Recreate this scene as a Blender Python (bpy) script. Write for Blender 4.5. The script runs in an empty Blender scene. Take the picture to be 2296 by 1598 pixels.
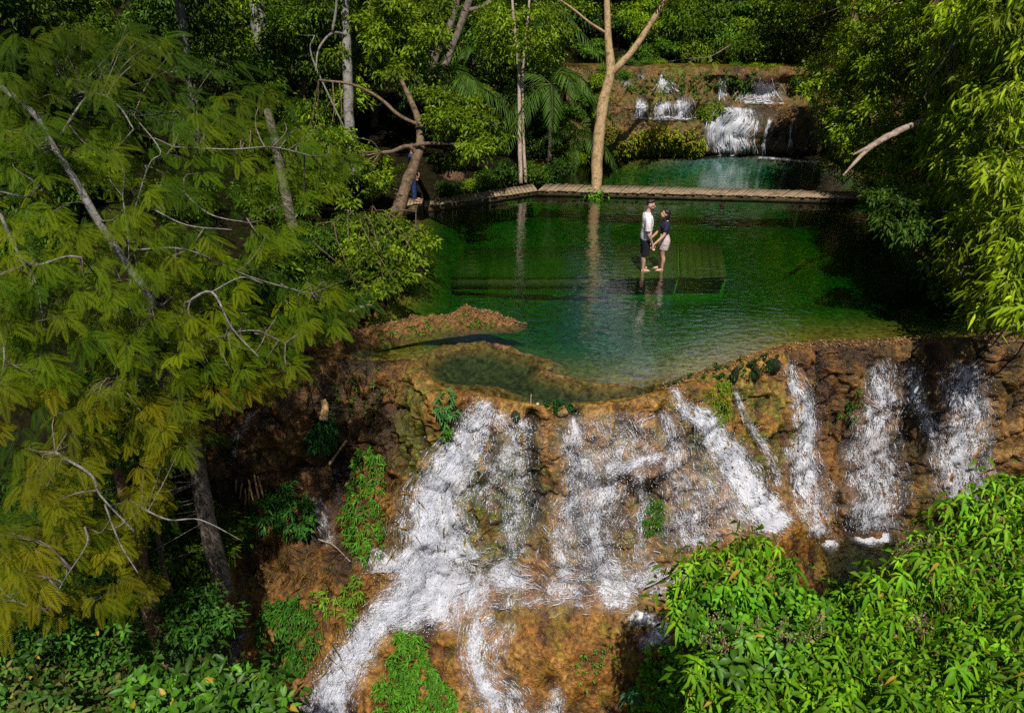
import bpy, bmesh, math, random, time
import numpy as np
from mathutils import Vector, Matrix
from mathutils.bvhtree import BVHTree

T0 = time.time()
rng = np.random.default_rng(7)
scene = bpy.context.scene
COL = scene.collection

# ------------------------------------------------------------------ camera frame
CAM = np.array([0.0, 0.0, 6.6])
PITCH = math.radians(30)
CP, SP = math.cos(PITCH), math.sin(PITCH)
F, CX, CY = 1530.7, 1148.0, 799.0


def ray(u, v):
    rx = (u - CX) / F
    ry = (CY - v) / F
    return np.array([rx, CP + ry * SP, -SP + ry * CP])


def at_t(u, v, t):
    return CAM + ray(u, v) * t


def at_z(u, v, z):
    d = ray(u, v)
    return CAM + d * ((z - CAM[2]) / d[2])


def at_y(u, v, y):
    d = ray(u, v)
    return CAM + d * (y / d[1])


# ------------------------------------------------------------------ numeric helpers
def nrm(a):
    return a / np.maximum(np.linalg.norm(a, axis=-1, keepdims=True), 1e-9)


def _h(ix, iy, iz, seed):
    h = (ix.astype(np.uint32) * np.uint32(374761393) + iy.astype(np.uint32) * np.uint32(668265263)
         + iz.astype(np.uint32) * np.uint32(2147483647) + np.uint32((seed * 974634777) & 0xffffffff))
    h = (h ^ (h >> np.uint32(13))) * np.uint32(1274126177)
    h = (h ^ (h >> np.uint32(16))) * np.uint32(2246822519)
    h = h ^ (h >> np.uint32(15))
    return h.astype(np.float64) / 4294967295.0 * 2 - 1


def vnoise(p, seed=0):
    p = np.asarray(p, float)
    i = np.floor(p).astype(np.int64)
    f = p - i
    w = f * f * f * (f * (f * 6 - 15) + 10)
    out = 0
    for dx in (0, 1):
        for dy in (0, 1):
            for dz in (0, 1):
                wt = (np.where(dx, w[..., 0], 1 - w[..., 0]) * np.where(dy, w[..., 1], 1 - w[..., 1])
                      * np.where(dz, w[..., 2], 1 - w[..., 2]))
                out = out + wt * _h(i[..., 0] + dx, i[..., 1] + dy, i[..., 2] + dz, seed)
    return out


def fbm(p, seed=0, octv=4, gain=0.5):
    s, a, tot = 0, 1.0, 0
    for o in range(octv):
        s = s + a * vnoise(np.asarray(p) * (2.03 ** o) + o * 17.3, seed + o)
        tot += a
        a *= gain
    return s / tot


def sstep(a, b, x):
    t = np.clip((x - a) / (b - a), 0, 1)
    return t * t * (3 - 2 * t)


def catmull(P, n):
    """P (k, d) control points -> n samples of the Catmull-Rom curve"""
    P = np.asarray(P, float)
    k = len(P)
    ext = np.concatenate([[2 * P[0] - P[1]], P, [2 * P[-1] - P[-2]]])
    s = np.linspace(0, k - 1, n)
    i = np.minimum(s.astype(int), k - 2)
    f = (s - i)
    f = f.reshape(-1, *([1] * (P.ndim - 1)))
    p0, p1, p2, p3 = ext[i], ext[i + 1], ext[i + 2], ext[i + 3]
    return 0.5 * ((2 * p1) + (-p0 + p2) * f + (2 * p0 - 5 * p1 + 4 * p2 - p3) * f ** 2
                  + (-p0 + 3 * p1 - 3 * p2 + p3) * f ** 3)


def loft(ctrl, nu, nv):
    """ctrl (cols, rows, 3) -> (nu, nv, 3)"""
    a = catmull(ctrl, nu)
    return np.swapaxes(catmull(np.swapaxes(a, 0, 1), nv), 0, 1)


def grid_faces(nu, nv, flip=False):
    i = np.arange(nu - 1)[:, None] * nv + np.arange(nv - 1)[None, :]
    q = np.stack([i, i + 1, i + nv + 1, i + nv], -1).reshape(-1, 4)
    return q[:, ::-1] if flip else q


def grid_normals(G):
    du = np.gradient(G, axis=0)
    dv = np.gradient(G, axis=1)
    return nrm(np.cross(du, dv))


def sdist(poly, X, Y):
    """signed distance to a polygon, negative inside"""
    poly = np.asarray(poly)
    d = np.full(X.shape, 1e9)
    ins = np.zeros(X.shape, bool)
    for a, b in zip(poly, np.roll(poly, -1, axis=0)):
        ex, ey = b - a
        L = ex * ex + ey * ey + 1e-12
        t = np.clip(((X - a[0]) * ex + (Y - a[1]) * ey) / L, 0, 1)
        d = np.minimum(d, np.hypot(X - a[0] - t * ex, Y - a[1] - t * ey))
        c = ((a[1] > Y) != (b[1] > Y))
        xi = a[0] + (Y - a[1]) / (ey if abs(ey) > 1e-12 else 1e-12) * ex
        ins ^= c & (X < xi)
    return np.where(ins, -d, d)


# ------------------------------------------------------------------ object helpers
def tag(o, label=None, cat=None, group=None, kind=None):
    if label:
        o['label'] = label
    if cat:
        o['category'] = cat
    if group:
        o['group'] = group
    if kind:
        o['kind'] = kind
    return o


def empty(name, loc=(0, 0, 0), label=None, cat=None, group=None):
    o = bpy.data.objects.new(name, None)
    o.empty_display_size = 0.2
    COL.objects.link(o)
    o.location = [float(c) for c in loc]
    return tag(o, label, cat, group)


def mesh_data(name, verts, faces, mat=None, col=None, uv=None, attrs=None, smooth=True):
    if not isinstance(faces, (list, tuple)):
        faces = [faces]
    verts = np.ascontiguousarray(verts, dtype=np.float32).reshape(-1, 3)
    me = bpy.data.meshes.new(name)
    me.vertices.add(len(verts))
    me.vertices.foreach_set('co', verts.ravel())
    li = np.concatenate([np.asarray(f, dtype=np.int32).ravel() for f in faces])
    tot = np.concatenate([np.full(len(f), np.asarray(f).shape[1], np.int32) for f in faces])
    start = np.concatenate([[0], np.cumsum(tot)[:-1]]).astype(np.int32)
    me.loops.add(len(li))
    me.loops.foreach_set('vertex_index', li)
    me.polygons.add(len(tot))
    me.polygons.foreach_set('loop_start', start)
    me.polygons.foreach_set('loop_total', tot)
    if smooth:
        me.polygons.foreach_set('use_smooth', np.ones(len(tot), bool))
    if col is not None:
        a = me.color_attributes.new('col', 'FLOAT_COLOR', 'POINT')
        c = np.ones((len(verts), 4), np.float32)
        c[:, :3] = col
        a.data.foreach_set('color', c.ravel())
    if attrs:
        for k, vals in attrs.items():
            a = me.attributes.new(k, 'FLOAT', 'POINT')
            a.data.foreach_set('value', np.ascontiguousarray(vals, dtype=np.float32).ravel())
    if uv is not None:
        l = me.uv_layers.new(name='UVMap')
        l.data.foreach_set('uv', np.ascontiguousarray(np.asarray(uv, dtype=np.float32)[li]).ravel())
    me.update()
    me.validate()
    if mat:
        me.materials.append(mat)
    return me


def mesh_obj(name, verts, faces, mat=None, parent=None, loc=None, **kw):
    """verts are world coordinates; stored relative to loc (or to the parent's location)"""
    base = np.zeros(3)
    if parent is not None:
        base = np.array(parent.location)
        pp = parent.parent
        while pp is not None:
            base = base + np.array(pp.location)
            pp = pp.parent
    if loc is not None and parent is None:
        base = np.array(loc, float)
    me = mesh_data(name, np.asarray(verts, float).reshape(-1, 3) - base, faces, mat, **kw)
    o = bpy.data.objects.new(name, me)
    COL.objects.link(o)
    if parent is not None:
        o.parent = parent
    elif loc is not None:
        o.location = [float(c) for c in base]
    return o


class MB:
    """collects verts/faces/colours of several pieces into one mesh"""

    def __init__(self):
        self.v, self.q, self.t, self.c, self.n = [], [], [], [], 0

    def add(self, v, quads=None, tris=None, col=(0.5, 0.5, 0.5)):
        v = np.asarray(v, float).reshape(-1, 3)
        if quads is not None and len(quads):
            self.q.append(np.asarray(quads) + self.n)
        if tris is not None and len(tris):
            self.t.append(np.asarray(tris) + self.n)
        c = np.asarray(col, float)
        self.c.append(np.broadcast_to(c, (len(v), 3)))
        self.v.append(v)
        self.n += len(v)

    def tube(self, pts, rad, seg=8, col=(0.5, 0.5, 0.5), wob=0.0, seed=0, n=None, caps=True):
        pts = np.asarray(pts, float)
        rad = np.broadcast_to(np.asarray(rad, float), (len(pts),)).copy()
        if n is None:
            n = max(3, (len(pts) - 1) * 5 + 1)
        P = catmull(pts, n)
        R = np.maximum(catmull(rad[:, None], n)[:, 0], 0.0005)
        tan = nrm(np.gradient(P, axis=0))
        ref = np.array([0.31, 0.2, 0.93])
        if abs(np.dot(tan.mean(0), ref)) > 0.9:
            ref = np.array([0.9, 0.3, 0.1])
        a = nrm(np.cross(tan, ref))
        b = np.cross(tan, a)
        th = np.linspace(0, 2 * math.pi, seg, endpoint=False)
        V = (P[:, None, :] + R[:, None, None] * (np.cos(th)[None, :, None] * a[:, None, :]
                                                 + np.sin(th)[None, :, None] * b[:, None, :]))
        if wob:
            nn = vnoise(V / np.maximum(R.mean() * 1.7, 0.01), seed)
            V = V + (V - P[:, None, :]) * (wob * nn)[..., None]
        i = np.arange(n - 1)[:, None] * seg
        j = np.arange(seg)[None, :]
        j2 = (j + 1) % seg
        q = np.stack([i + j, i + j2, i + seg + j2, i + seg + j], -1).reshape(-1, 4)
        V = V.reshape(-1, 3)
        t = None
        if caps:
            V = np.concatenate([V, P[:1], P[-1:]])
            m = n * seg
            jj = np.arange(seg)
            t = np.concatenate([np.stack([np.full(seg, m), (jj + 1) % seg, jj], -1),
                                np.stack([np.full(seg, m + 1), (n - 1) * seg + jj, (n - 1) * seg + (jj + 1) % seg], -1)])
        c = np.asarray(col, float)
        self.add(V, q, t, c)
        return P

    def box(self, c, half, rot=None, col=(0.5, 0.5, 0.5), bev=0.0):
        x, y, z = half
        v = np.array([[-x, -y, -z], [x, -y, -z], [x, y, -z], [-x, y, -z], [-x, -y, z], [x, -y, z], [x, y, z], [-x, y, z]], float)
        if rot is not None:
            v = v @ np.asarray(rot).T
        q = [[0, 3, 2, 1], [4, 5, 6, 7], [0, 1, 5, 4], [1, 2, 6, 5], [2, 3, 7, 6], [3, 0, 4, 7]]
        self.add(v + np.asarray(c), q, None, col)

    def build(self, name, mat, parent=None, loc=None, smooth=True, colors=True):
        fs = []
        if self.q:
            fs.append(np.concatenate(self.q))
        if self.t:
            fs.append(np.concatenate(self.t))
        return mesh_obj(name, np.concatenate(self.v), fs, mat, parent, loc,
                        col=np.concatenate(self.c) if colors else None, smooth=smooth)


# ------------------------------------------------------------------ materials
def new_mat(name):
    m = bpy.data.materials.new(name)
    m.use_nodes = True
    nt = m.node_tree
    nt.nodes.clear()
    out = nt.nodes.new('ShaderNodeOutputMaterial')
    return m, nt, out


def nd(nt, typ, **kw):
    n = nt.nodes.new(typ)
    for k, v in kw.items():
        if k in n.inputs:
            n.inputs[k].default_value = v
        else:
            setattr(n, k, v)
    return n


def math_n(nt, op, a, b=None, clamp=False):
    n = nt.nodes.new('ShaderNodeMath')
    n.operation = op
    n.use_clamp = clamp
    for i, x in enumerate((a, b)):
        if x is None:
            continue
        if isinstance(x, (int, float)):
            n.inputs[i].default_value = x
        else:
            nt.links.new(x, n.inputs[i])
    return n.outputs[0]


def mix_c(nt, fac, a, b, blend='MIX'):
    n = nt.nodes.new('ShaderNodeMix')
    n.data_type = 'RGBA'
    n.blend_type = blend
    for idx, x in ((0, fac), (6, a), (7, b)):
        if isinstance(x, (int, float)):
            n.inputs[idx].default_value = x
        elif isinstance(x, (tuple, list)):
            n.inputs[idx].default_value = (*x, 1) if len(x) == 3 else x
        else:
            nt.links.new(x, n.inputs[idx])
    return n.outputs[2]


def ramp(nt, fac, lo, hi, c0=(0, 0, 0), c1=(1, 1, 1)):
    r = nt.nodes.new('ShaderNodeValToRGB')
    r.color_ramp.elements[0].position = lo
    r.color_ramp.elements[1].position = hi
    r.color_ramp.elements[0].color = (*c0, 1)
    r.color_ramp.elements[1].color = (*c1, 1)
    nt.links.new(fac, r.inputs[0])
    return r.outputs[0]


def noise_n(nt, vec, scale, detail=4, rough=0.55, dist=0.0):
    n = nd(nt, 'ShaderNodeTexNoise')
    n.inputs['Scale'].default_value = scale
    n.inputs['Detail'].default_value = detail
    n.inputs['Roughness'].default_value = rough
    n.inputs['Distortion'].default_value = dist
    if vec is not None:
        nt.links.new(vec, n.inputs['Vector'])
    return n.outputs['Fac']


def bump_n(nt, h, strength, dist=0.05):
    b = nd(nt, 'ShaderNodeBump')
    b.inputs['Strength'].default_value = strength
    b.inputs['Distance'].default_value = dist
    nt.links.new(h, b.inputs['Height'])
    return b.outputs['Normal']


def principled(nt, out, color=None, rough=0.6, spec=0.3, normal=None, **kw):
    p = nd(nt, 'ShaderNodeBsdfPrincipled')
    if color is not None:
        if isinstance(color, (tuple, list)):
            p.inputs['Base Color'].default_value = (*color, 1)
        else:
            nt.links.new(color, p.inputs['Base Color'])
    if isinstance(rough, (int, float)):
        p.inputs['Roughness'].default_value = rough
    else:
        nt.links.new(rough, p.inputs['Roughness'])
    p.inputs['Specular IOR Level'].default_value = spec
    if normal is not None:
        nt.links.new(normal, p.inputs['Normal'])
    for k, v in kw.items():
        p.inputs[k].default_value = v
    if out is not None:
        nt.links.new(p.outputs[0], out.inputs[0])
    return p


def leaf_mat(name, trans=0.28, spec=0.35, rough=0.45, tint=(1.15, 1.2, 0.35)):
    m, nt, out = new_mat(name)
    at = nd(nt, 'ShaderNodeAttribute', attribute_name='col')
    p = principled(nt, None, at.outputs['Color'], rough, spec)
    tr = nd(nt, 'ShaderNodeBsdfTranslucent')
    nt.links.new(mix_c(nt, 1.0, at.outputs['Color'], tint, 'MULTIPLY'), tr.inputs['Color'])
    mx = nd(nt, 'ShaderNodeMixShader')
    mx.inputs[0].default_value = trans
    nt.links.new(p.outputs[0], mx.inputs[1])
    nt.links.new(tr.outputs[0], mx.inputs[2])
    nt.links.new(mx.outputs[0], out.inputs[0])
    return m


def geo_pos(nt):
    return nd(nt, 'ShaderNodeTexCoord').outputs['Object']


def scaled(nt, vec, s):
    mp = nd(nt, 'ShaderNodeMapping')
    mp.inputs['Scale'].default_value = s
    nt.links.new(vec, mp.inputs['Vector'])
    return mp.outputs['Vector']


def rock_mat(name, rough=(0.3, 0.75), bstr=0.7, spec=0.4, nscale=1.0):
    """colour comes from the mesh, broken up by grain, pits and drip streaks"""
    m, nt, out = new_mat(name)
    at = nd(nt, 'ShaderNodeAttribute', attribute_name='col')
    pos = geo_pos(nt)
    st = scaled(nt, pos, (1, 1, 0.28))
    n1 = noise_n(nt, pos, 9 * nscale, 5, 0.65)
    n2 = noise_n(nt, st, 14 * nscale, 3, 0.6, 0.6)
    n3 = noise_n(nt, pos, 46 * nscale, 3, 0.7)
    c = mix_c(nt, ramp(nt, n1, 0.33, 0.62), mix_c(nt, 1, at.outputs['Color'], (0.42, 0.38, 0.34), 'MULTIPLY'), at.outputs['Color'])
    c = mix_c(nt, math_n(nt, 'MULTIPLY', ramp(nt, n2, 0.45, 0.7), 0.55), c, mix_c(nt, 1, c, (1.7, 1.45, 1.1), 'MULTIPLY'))
    c = mix_c(nt, math_n(nt, 'MULTIPLY', ramp(nt, n3, 0.5, 0.7), 0.6), c, mix_c(nt, 1, c, (0.45, 0.42, 0.4), 'MULTIPLY'))
    vo = nd(nt, 'ShaderNodeTexVoronoi', feature='SMOOTH_F1')
    vo.inputs['Scale'].default_value = 13 * nscale
    wv = nd(nt, 'ShaderNodeTexNoise')
    wv.inputs['Scale'].default_value = 6
    nt.links.new(pos, wv.inputs['Vector'])
    nt.links.new(mix_c(nt, .22, pos, wv.outputs['Color'], 'ADD'), vo.inputs['Vector'])
    c = mix_c(nt, ramp(nt, vo.outputs['Distance'], .35, .75), c, mix_c(nt, 1, c, (.35, .3, .25), 'MULTIPLY'))
    n1 = math_n(nt, 'SUBTRACT', n1, math_n(nt, 'MULTIPLY', vo.outputs['Distance'], .6))
    h = math_n(nt, 'ADD', math_n(nt, 'MULTIPLY', n1, 0.7), math_n(nt, 'ADD', math_n(nt, 'MULTIPLY', n2, 0.6), math_n(nt, 'MULTIPLY', n3, 0.35)))
    r = nd(nt, 'ShaderNodeMapRange')
    r.inputs['To Min'].default_value = rough[0]
    r.inputs['To Max'].default_value = rough[1]
    nt.links.new(n2, r.inputs['Value'])
    principled(nt, out, c, r.outputs[0], spec, bump_n(nt, h, bstr, 0.06))
    return m


def bark_mat(name, c0, c1, c2=None, scale=1.0, bstr=0.6):
    m, nt, out = new_mat(name)
    pos = geo_pos(nt)
    st = scaled(nt, pos, (1, 1, 0.22))
    n1 = noise_n(nt, st, 22 * scale, 6, 0.65, 0.4)
    n2 = noise_n(nt, pos, 5 * scale, 4, 0.6)
    n3 = noise_n(nt, pos, 30 * scale, 3, 0.6)
    c = mix_c(nt, ramp(nt, n1, 0.38, 0.62), c0, c1)
    c = mix_c(nt, ramp(nt, n2, 0.5, 0.68), c, c2 or tuple(0.5 * x for x in c0))
    c = mix_c(nt, math_n(nt, 'MULTIPLY', ramp(nt, n3, 0.55, 0.66), 0.6), c, tuple(0.35 * x for x in c0))
    principled(nt, out, c, 0.85, 0.15, bump_n(nt, math_n(nt, 'ADD', n1, n3), bstr, 0.03))
    return m


def flat_mat(name, c, rough=0.7, spec=0.3, nscale=20, var=0.3, bstr=0.15):
    m, nt, out = new_mat(name)
    n1 = noise_n(nt, geo_pos(nt), nscale, 4, 0.6)
    cc = mix_c(nt, ramp(nt, n1, 0.3, 0.7), tuple(x * (1 - var) for x in c), c)
    principled(nt, out, cc, rough, spec, bump_n(nt, n1, bstr, 0.01))
    return m
# ================================================================== TERRAIN
K = 2296 / 2400.0


def S(lst):
    return [(p[0] * K, p[1] * K) + tuple(p[2:]) for p in lst]


MAIN_PX = S([(985, 478), (1240, 418), (1290, 365), (1420, 352), (1480, 372), (1640, 372), (1740, 366), (1960, 380), (2060, 420),
             (2110, 480), (2180, 560), (2280, 680), (2370, 760), (2360, 788), (2300, 796), (2150, 797), (1950, 800), (1850, 805),
             (1780, 826), (1700, 846), (1640, 864), (1560, 892), (1500, 902), (1420, 899), (1335, 884), (1278, 868), (1292, 842),
             (1200, 822), (1140, 802), (1040, 808), (985, 838), (900, 846), (840, 840), (800, 800), (855, 755), (905, 715),
             (935, 680), (962, 620), (968, 560)])
MAIN = np.array([at_z(u, v, 0)[:2] for u, v in MAIN_PX])
TERR_PX = S([(1045, 818), (1150, 812), (1275, 849), (1262, 874), (1330, 897), (1420, 912), (1530, 908), (1490, 926), (1400, 936),
             (1300, 946), (1225, 930), (1160, 905), (1050, 898), (1005, 884), (996, 852)])
TZ = -0.03
TERR = np.array([at_z(u, v, TZ)[:2] for u, v in TERR_PX])

# columns of the lower cliff: lip (u, v, z), then rows (u, v, distance in front of the lip)
CLIFF = [
    [(380, 900, -.4), (370, 1040, .5), (340, 1180, 1.1), (300, 1330, 1.9), (260, 1500, 2.7), (230, 1760, 4.2)],
    [(480, 880, -.3), (475, 1000, .5), (450, 1140, 1.1), (420, 1310, 1.9), (390, 1480, 2.7), (360, 1760, 4.2)],
    [(590, 830, -.15), (590, 940, .5), (565, 1090, 1.1), (530, 1290, 1.9), (500, 1470, 2.7), (470, 1760, 4.2)],
    [(720, 812, -.05), (712, 920, .4), (690, 1070, .9), (640, 1290, 2.0), (590, 1460, 2.8), (560, 1760, 4.2)],
    [(840, 815, -.02), (835, 930, .4), (815, 1060, 1.0), (760, 1270, 2.1), (710, 1440, 2.9), (660, 1760, 4.2)],
    [(925, 815, -.02), (905, 930, .6), (890, 1060, 1.1), (850, 1250, 2.0), (800, 1420, 2.7), (740, 1760, 4.1)],
    [(985, 868, -.03), (965, 945, .3), (950, 1060, .65), (915, 1230, 1.2), (870, 1390, 1.9), (810, 1760, 3.6)],
    [(1060, 880, -.06), (1045, 950, .22), (1020, 1080, .5), (985, 1250, .85), (950, 1400, 1.5), (900, 1760, 3.3)],
    [(1150, 900, -.09), (1140, 965, .2), (1130, 1100, .45), (1120, 1270, .7), (1100, 1390, 1.25), (1050, 1760, 3.1)],
    [(1260, 906, -.11), (1260, 970, .2), (1260, 1110, .45), (1260, 1280, .7), (1260, 1375, 1.2), (1240, 1760, 3.0)],
    [(1385, 898, -.1), (1390, 970, .22), (1395, 1090, .5), (1400, 1270, .8), (1420, 1380, 1.4), (1440, 1760, 3.2)],
    [(1490, 876, -.04), (1500, 950, .3), (1515, 1080, .6), (1540, 1240, 1.0), (1570, 1370, 1.7), (1600, 1760, 3.6)],
    [(1575, 838, .0), (1595, 920, .35), (1630, 1050, .75), (1690, 1190, 1.3), (1720, 1330, 2.1), (1750, 1760, 4.0)],
    [(1668, 806, .02), (1690, 900, .3), (1720, 1030, .65), (1770, 1180, 1.1), (1800, 1320, 1.9), (1830, 1760, 4.2)],
    [(1765, 778, .04), (1790, 880, .22), (1810, 1020, .5), (1835, 1200, .85), (1860, 1330, 1.6), (1880, 1760, 4.2)],
    [(1880, 768, .05), (1880, 870, .2), (1880, 1020, .45), (1880, 1200, .8), (1900, 1330, 1.5), (1920, 1760, 4.2)],
    [(2010, 764, .06), (2005, 870, .2), (2000, 1020, .45), (1990, 1200, .8), (1990, 1330, 1.5), (2000, 1760, 4.2)],
    [(2150, 762, .08), (2145, 870, .2), (2140, 1010, .45), (2130, 1180, .8), (2120, 1320, 1.5), (2110, 1760, 4.2)],
    [(2290, 752, .12), (2290, 860, .2), (2280, 1000, .45), (2270, 1180, .8), (2260, 1320, 1.5), (2250, 1760, 4.2)],
    [(2420, 745, .2), (2420, 850, .2), (2410, 1000, .45), (2400, 1180, .8), (2390, 1320, 1.5), (2380, 1760, 4.2)],
]
CL = []
for c in CLIFF:
    lp = at_z(*c[0])
    CL.append([lp + [0, .55, -.45], lp] + [at_y(p[0], p[1], lp[1] - p[2]) for p in c[1:]])
CL = np.array(CL)
NU, NV = 520, 400
G = loft(CL, NU, NV)
GN = grid_normals(G)
if GN[NU // 2, NV // 2, 1] > 0:
    GN = -GN
tv = np.linspace(0, 6, NV)[None, :]
face = sstep(0.9, 1.4, tv) * (1 - 0.4 * sstep(3.6, 4.4, tv))
big = fbm(G * [0.9, 0.9, 0.7], 3, 3)
drape = 1 - np.abs(fbm(G * [2.6, 2.6, 0.55], 11, 3)) * 2
lump = fbm(G * 2.4, 21, 4)
fine = fbm(G * 9.0, 31, 4, 0.6)
hz = G[..., 2] * 1.5 + 1.6 * big + .6 * lump
ter = (hz % 1.0) ** 1.8
dr2 = 1 - np.abs(fbm(G * [6.5, 6.5, 1.1], 15, 3)) * 2
disp = face * (0.20 * big + 0.17 * drape + 0.08 * dr2 + 0.10 * lump + 0.06 * (.4 - ter)) + (0.4 + 0.6 * face) * 0.05 * fine
# the hollow gully on the left, and the round mound at the foot of the falls
px = CX + F * G[..., 0] / np.maximum(G[..., 1] * CP + (CAM[2] - G[..., 2]) * SP, .1)
pyv = CY - F * (G[..., 1] * SP - (CAM[2] - G[..., 2]) * CP) / np.maximum(G[..., 1] * CP + (CAM[2] - G[..., 2]) * SP, .1)


def blob(cu, cv, ru, rv):
    return np.exp(-(((px - cu) / ru) ** 2 + ((pyv - cv) / rv) ** 2))


disp += 0.5 * blob(1240, 1440, 170, 110) - 0.55 * blob(745, 1060, 70, 110) - 0.5 * blob(730, 1210, 60, 40) \
    + 0.35 * blob(650, 920, 110, 80) - 0.35 * blob(500, 1080, 60, 180) + 0.30 * blob(1430, 1040, 60, 25) - 0.28 * blob(1460, 1130, 50, 70) \
    - 0.2 * blob(1200, 1080, 30, 80) + 0.25 * blob(1780, 1190, 60, 40) + 0.22 * blob(1870, 1120, 40, 60)
G = G + GN * disp[..., None]
GN = grid_normals(G)
if GN[NU // 2, NV // 2, 1] > 0:
    GN = -GN

# ---- colour of the cliff: ochre tufa, moss, wet parts, painted shade
W = np.array
ochre, pale, moss, mossy, dark, wet = (W([.37, .17, .028]), W([.48, .27, .07]), W([.15, .17, .008]), W([.27, .19, .012]),
                                       W([.030, .015, .006]), W([.10, .042, .012]))
c1 = fbm(G * 1.3, 41, 4)[..., None]
c2 = fbm(G * [3.5, 3.5, 1.4], 51, 4)[..., None]
c3 = fbm(G * 6, 61, 3)[..., None]
colG = ochre + (pale - ochre) * sstep(0.0, 0.5, c1) + (wet - ochre) * sstep(0.05, 0.45, -c1)
colG = colG + (mossy - colG) * (0.75 * sstep(0.05, 0.35, c2))
mo = (blob(1610, 900, 60, 70) + blob(1120, 1130, 60, 110) + blob(1465, 1150, 40, 50) + blob(1440, 1190, 40, 50) + .8 * blob(950, 900, 40, 90)
      + .7 * blob(1090, 1090, 200, 120) + blob(1060, 1220, 60, 50) + .8 * blob(1700, 950, 60, 120) + .7 * blob(930, 1010, 30, 60)
      + .6 * blob(1600, 960, 60, 80) + .5 * blob(2050, 1050, 40, 100) + .5 * blob(1420, 1400, 60, 40))[..., None]
mo = mo + (.8 * blob(1120, 1180, 40, 70) + .7 * blob(1180, 1060, 20, 100) + .6 * blob(1310, 1060, 30, 60) + .5 * blob(1580, 1080, 50, 90))[..., None]
colG = colG + (W([.22, .19, .006]) - colG) * np.clip(1.1 * blob(1120, 1200, 45, 60)[..., None] * (.7 + c2), 0, .9)
colG = colG + (moss - colG) * np.clip(mo * 1.3 * sstep(-.25, .25, c3), 0, .95)
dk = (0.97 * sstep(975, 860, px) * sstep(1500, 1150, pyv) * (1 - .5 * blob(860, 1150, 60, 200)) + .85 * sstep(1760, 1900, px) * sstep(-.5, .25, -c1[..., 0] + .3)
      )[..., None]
colG = colG + (dark - colG) * np.clip(dk * (.72 + .5 * c2), 0, .93)  # left gully: deep brown plus painted shade; right wall: shade painted in
def blur(a, r):
    for ax in (0, 1):
        c = np.cumsum(np.concatenate([np.repeat(np.take(a, [0], ax), r, ax), a, np.repeat(np.take(a, [-1], ax), r, ax)], ax), ax)
        nn = a.shape[ax]
        a = (np.take(c, range(2 * r - 1, 2 * r - 1 + nn), ax) - np.concatenate([np.zeros_like(np.take(c, [0], ax)), np.take(c, range(nn - 1), ax)], ax)) / (2 * r)
    return a


crev_shade = sstep(0.0, -0.10, disp - blur(disp, 9))[..., None]  # occlusion shade in hollows and lightened ridges painted into the colour
colG = colG * (1 - .72 * crev_shade) * (1 + .35 * sstep(.02, .10, disp - blur(disp, 9)))[..., None]
mud = flatr = None
CLIFF_M = rock_mat('wet_tufa', (0.20, 0.6), 1.0, 0.5)
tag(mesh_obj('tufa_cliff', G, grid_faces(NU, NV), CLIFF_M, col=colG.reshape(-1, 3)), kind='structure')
BV_LOW = BVHTree.FromPolygons([tuple(p) for p in G[::2, ::2].reshape(-1, 3)], [tuple(int(i) for i in f) for f in grid_faces(NU // 2, NV // 2)])
lip_xy = CL[:, 1, :2]

# ---- upper cliff
rowsL = [(362, -.5), (357, 0), (318, .75), (280, 1.28), (268, 1.32), (240, 1.75), (217, 2.08), (210, 2.12), (182, 2.55), (156, 2.9), (143, 2.86), (143, 1.5)]
rowsR = [(358, -.5), (350, 0), (297, .95), (248, 1.70), (240, 1.73), (233, 1.75), (224, 1.86), (206, 2.12), (184, 2.5), (160, 2.88), (145, 2.84), (145, 1.5)]
ucols = [(1270, 0), (1330, 0), (1390, 0), (1450, 0), (1510, 0), (1560, .15), (1590, .7), (1625, 1), (1660, 1), (1720, 1), (1790, 1), (1860, 1), (1940, 1), (2030, 1)]
UC = np.array([[at_z(u, a[0] * (1 - w) + b[0] * w, a[1] * (1 - w) + b[1] * w) for a, b in zip(rowsL, rowsR)] for u, w in ucols])
UU, UV_ = 300, 260
GU = loft(UC, UU, UV_)
GUN = grid_normals(GU)
if GUN[UU // 2, UV_ // 3, 1] > 0:
    GUN = -GUN
pxu = CX + F * GU[..., 0] / (GU[..., 1] * CP + (CAM[2] - GU[..., 2]) * SP)
pvu = CY - F * (GU[..., 1] * SP - (CAM[2] - GU[..., 2]) * CP) / (GU[..., 1] * CP + (CAM[2] - GU[..., 2]) * SP)
fu = sstep(29.8, 29.0, GU[..., 1]) * 1.25
dU = fu * (0.22 * fbm(GU * 1.1, 71, 3) + 0.12 * (1 - 2 * np.abs(fbm(GU * [2.2, 2.2, .6], 77, 3))) + .10 * fbm(GU * 3.2, 81, 4))
dU += .45 * np.exp(-((pxu - 1500) / 90) ** 2 - ((pvu - 330) / 45) ** 2) - .35 * np.exp(-((pxu - 1560) / 40) ** 2 - ((pvu - 235) / 20) ** 2)
GU = GU + GUN * dU[..., None]
u1 = fbm(GU * 1.2, 91, 4)[..., None]
u2 = fbm(GU * 3.0, 95, 4)[..., None]
colU = W([.22, .12, .022]) + (W([.13, .115, .010]) - W([.22, .12, .022])) * sstep(-.1, .3, u2)
colU = colU + (W([.045, .028, .010]) - colU) * sstep(.0, .4, u1)
gk = (np.exp(-((pxu - 1500) / 100) ** 2 - ((pvu - 325) / 45) ** 2) + .9 * np.exp(-((pxu - 1590) / 35) ** 2 - ((pvu - 245) / 22) ** 2)
      + .6 * np.exp(-((pxu - 1370) / 35) ** 2 - ((pvu - 320) / 40) ** 2))[..., None]
colU = colU + (W([.10, .12, .008]) - colU) * np.clip(gk * (.7 + u2), 0, .9)
tanp = np.exp(-((pxu - 1440) / 50) ** 2 - ((pvu - 290) / 18) ** 2)[..., None]
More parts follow.
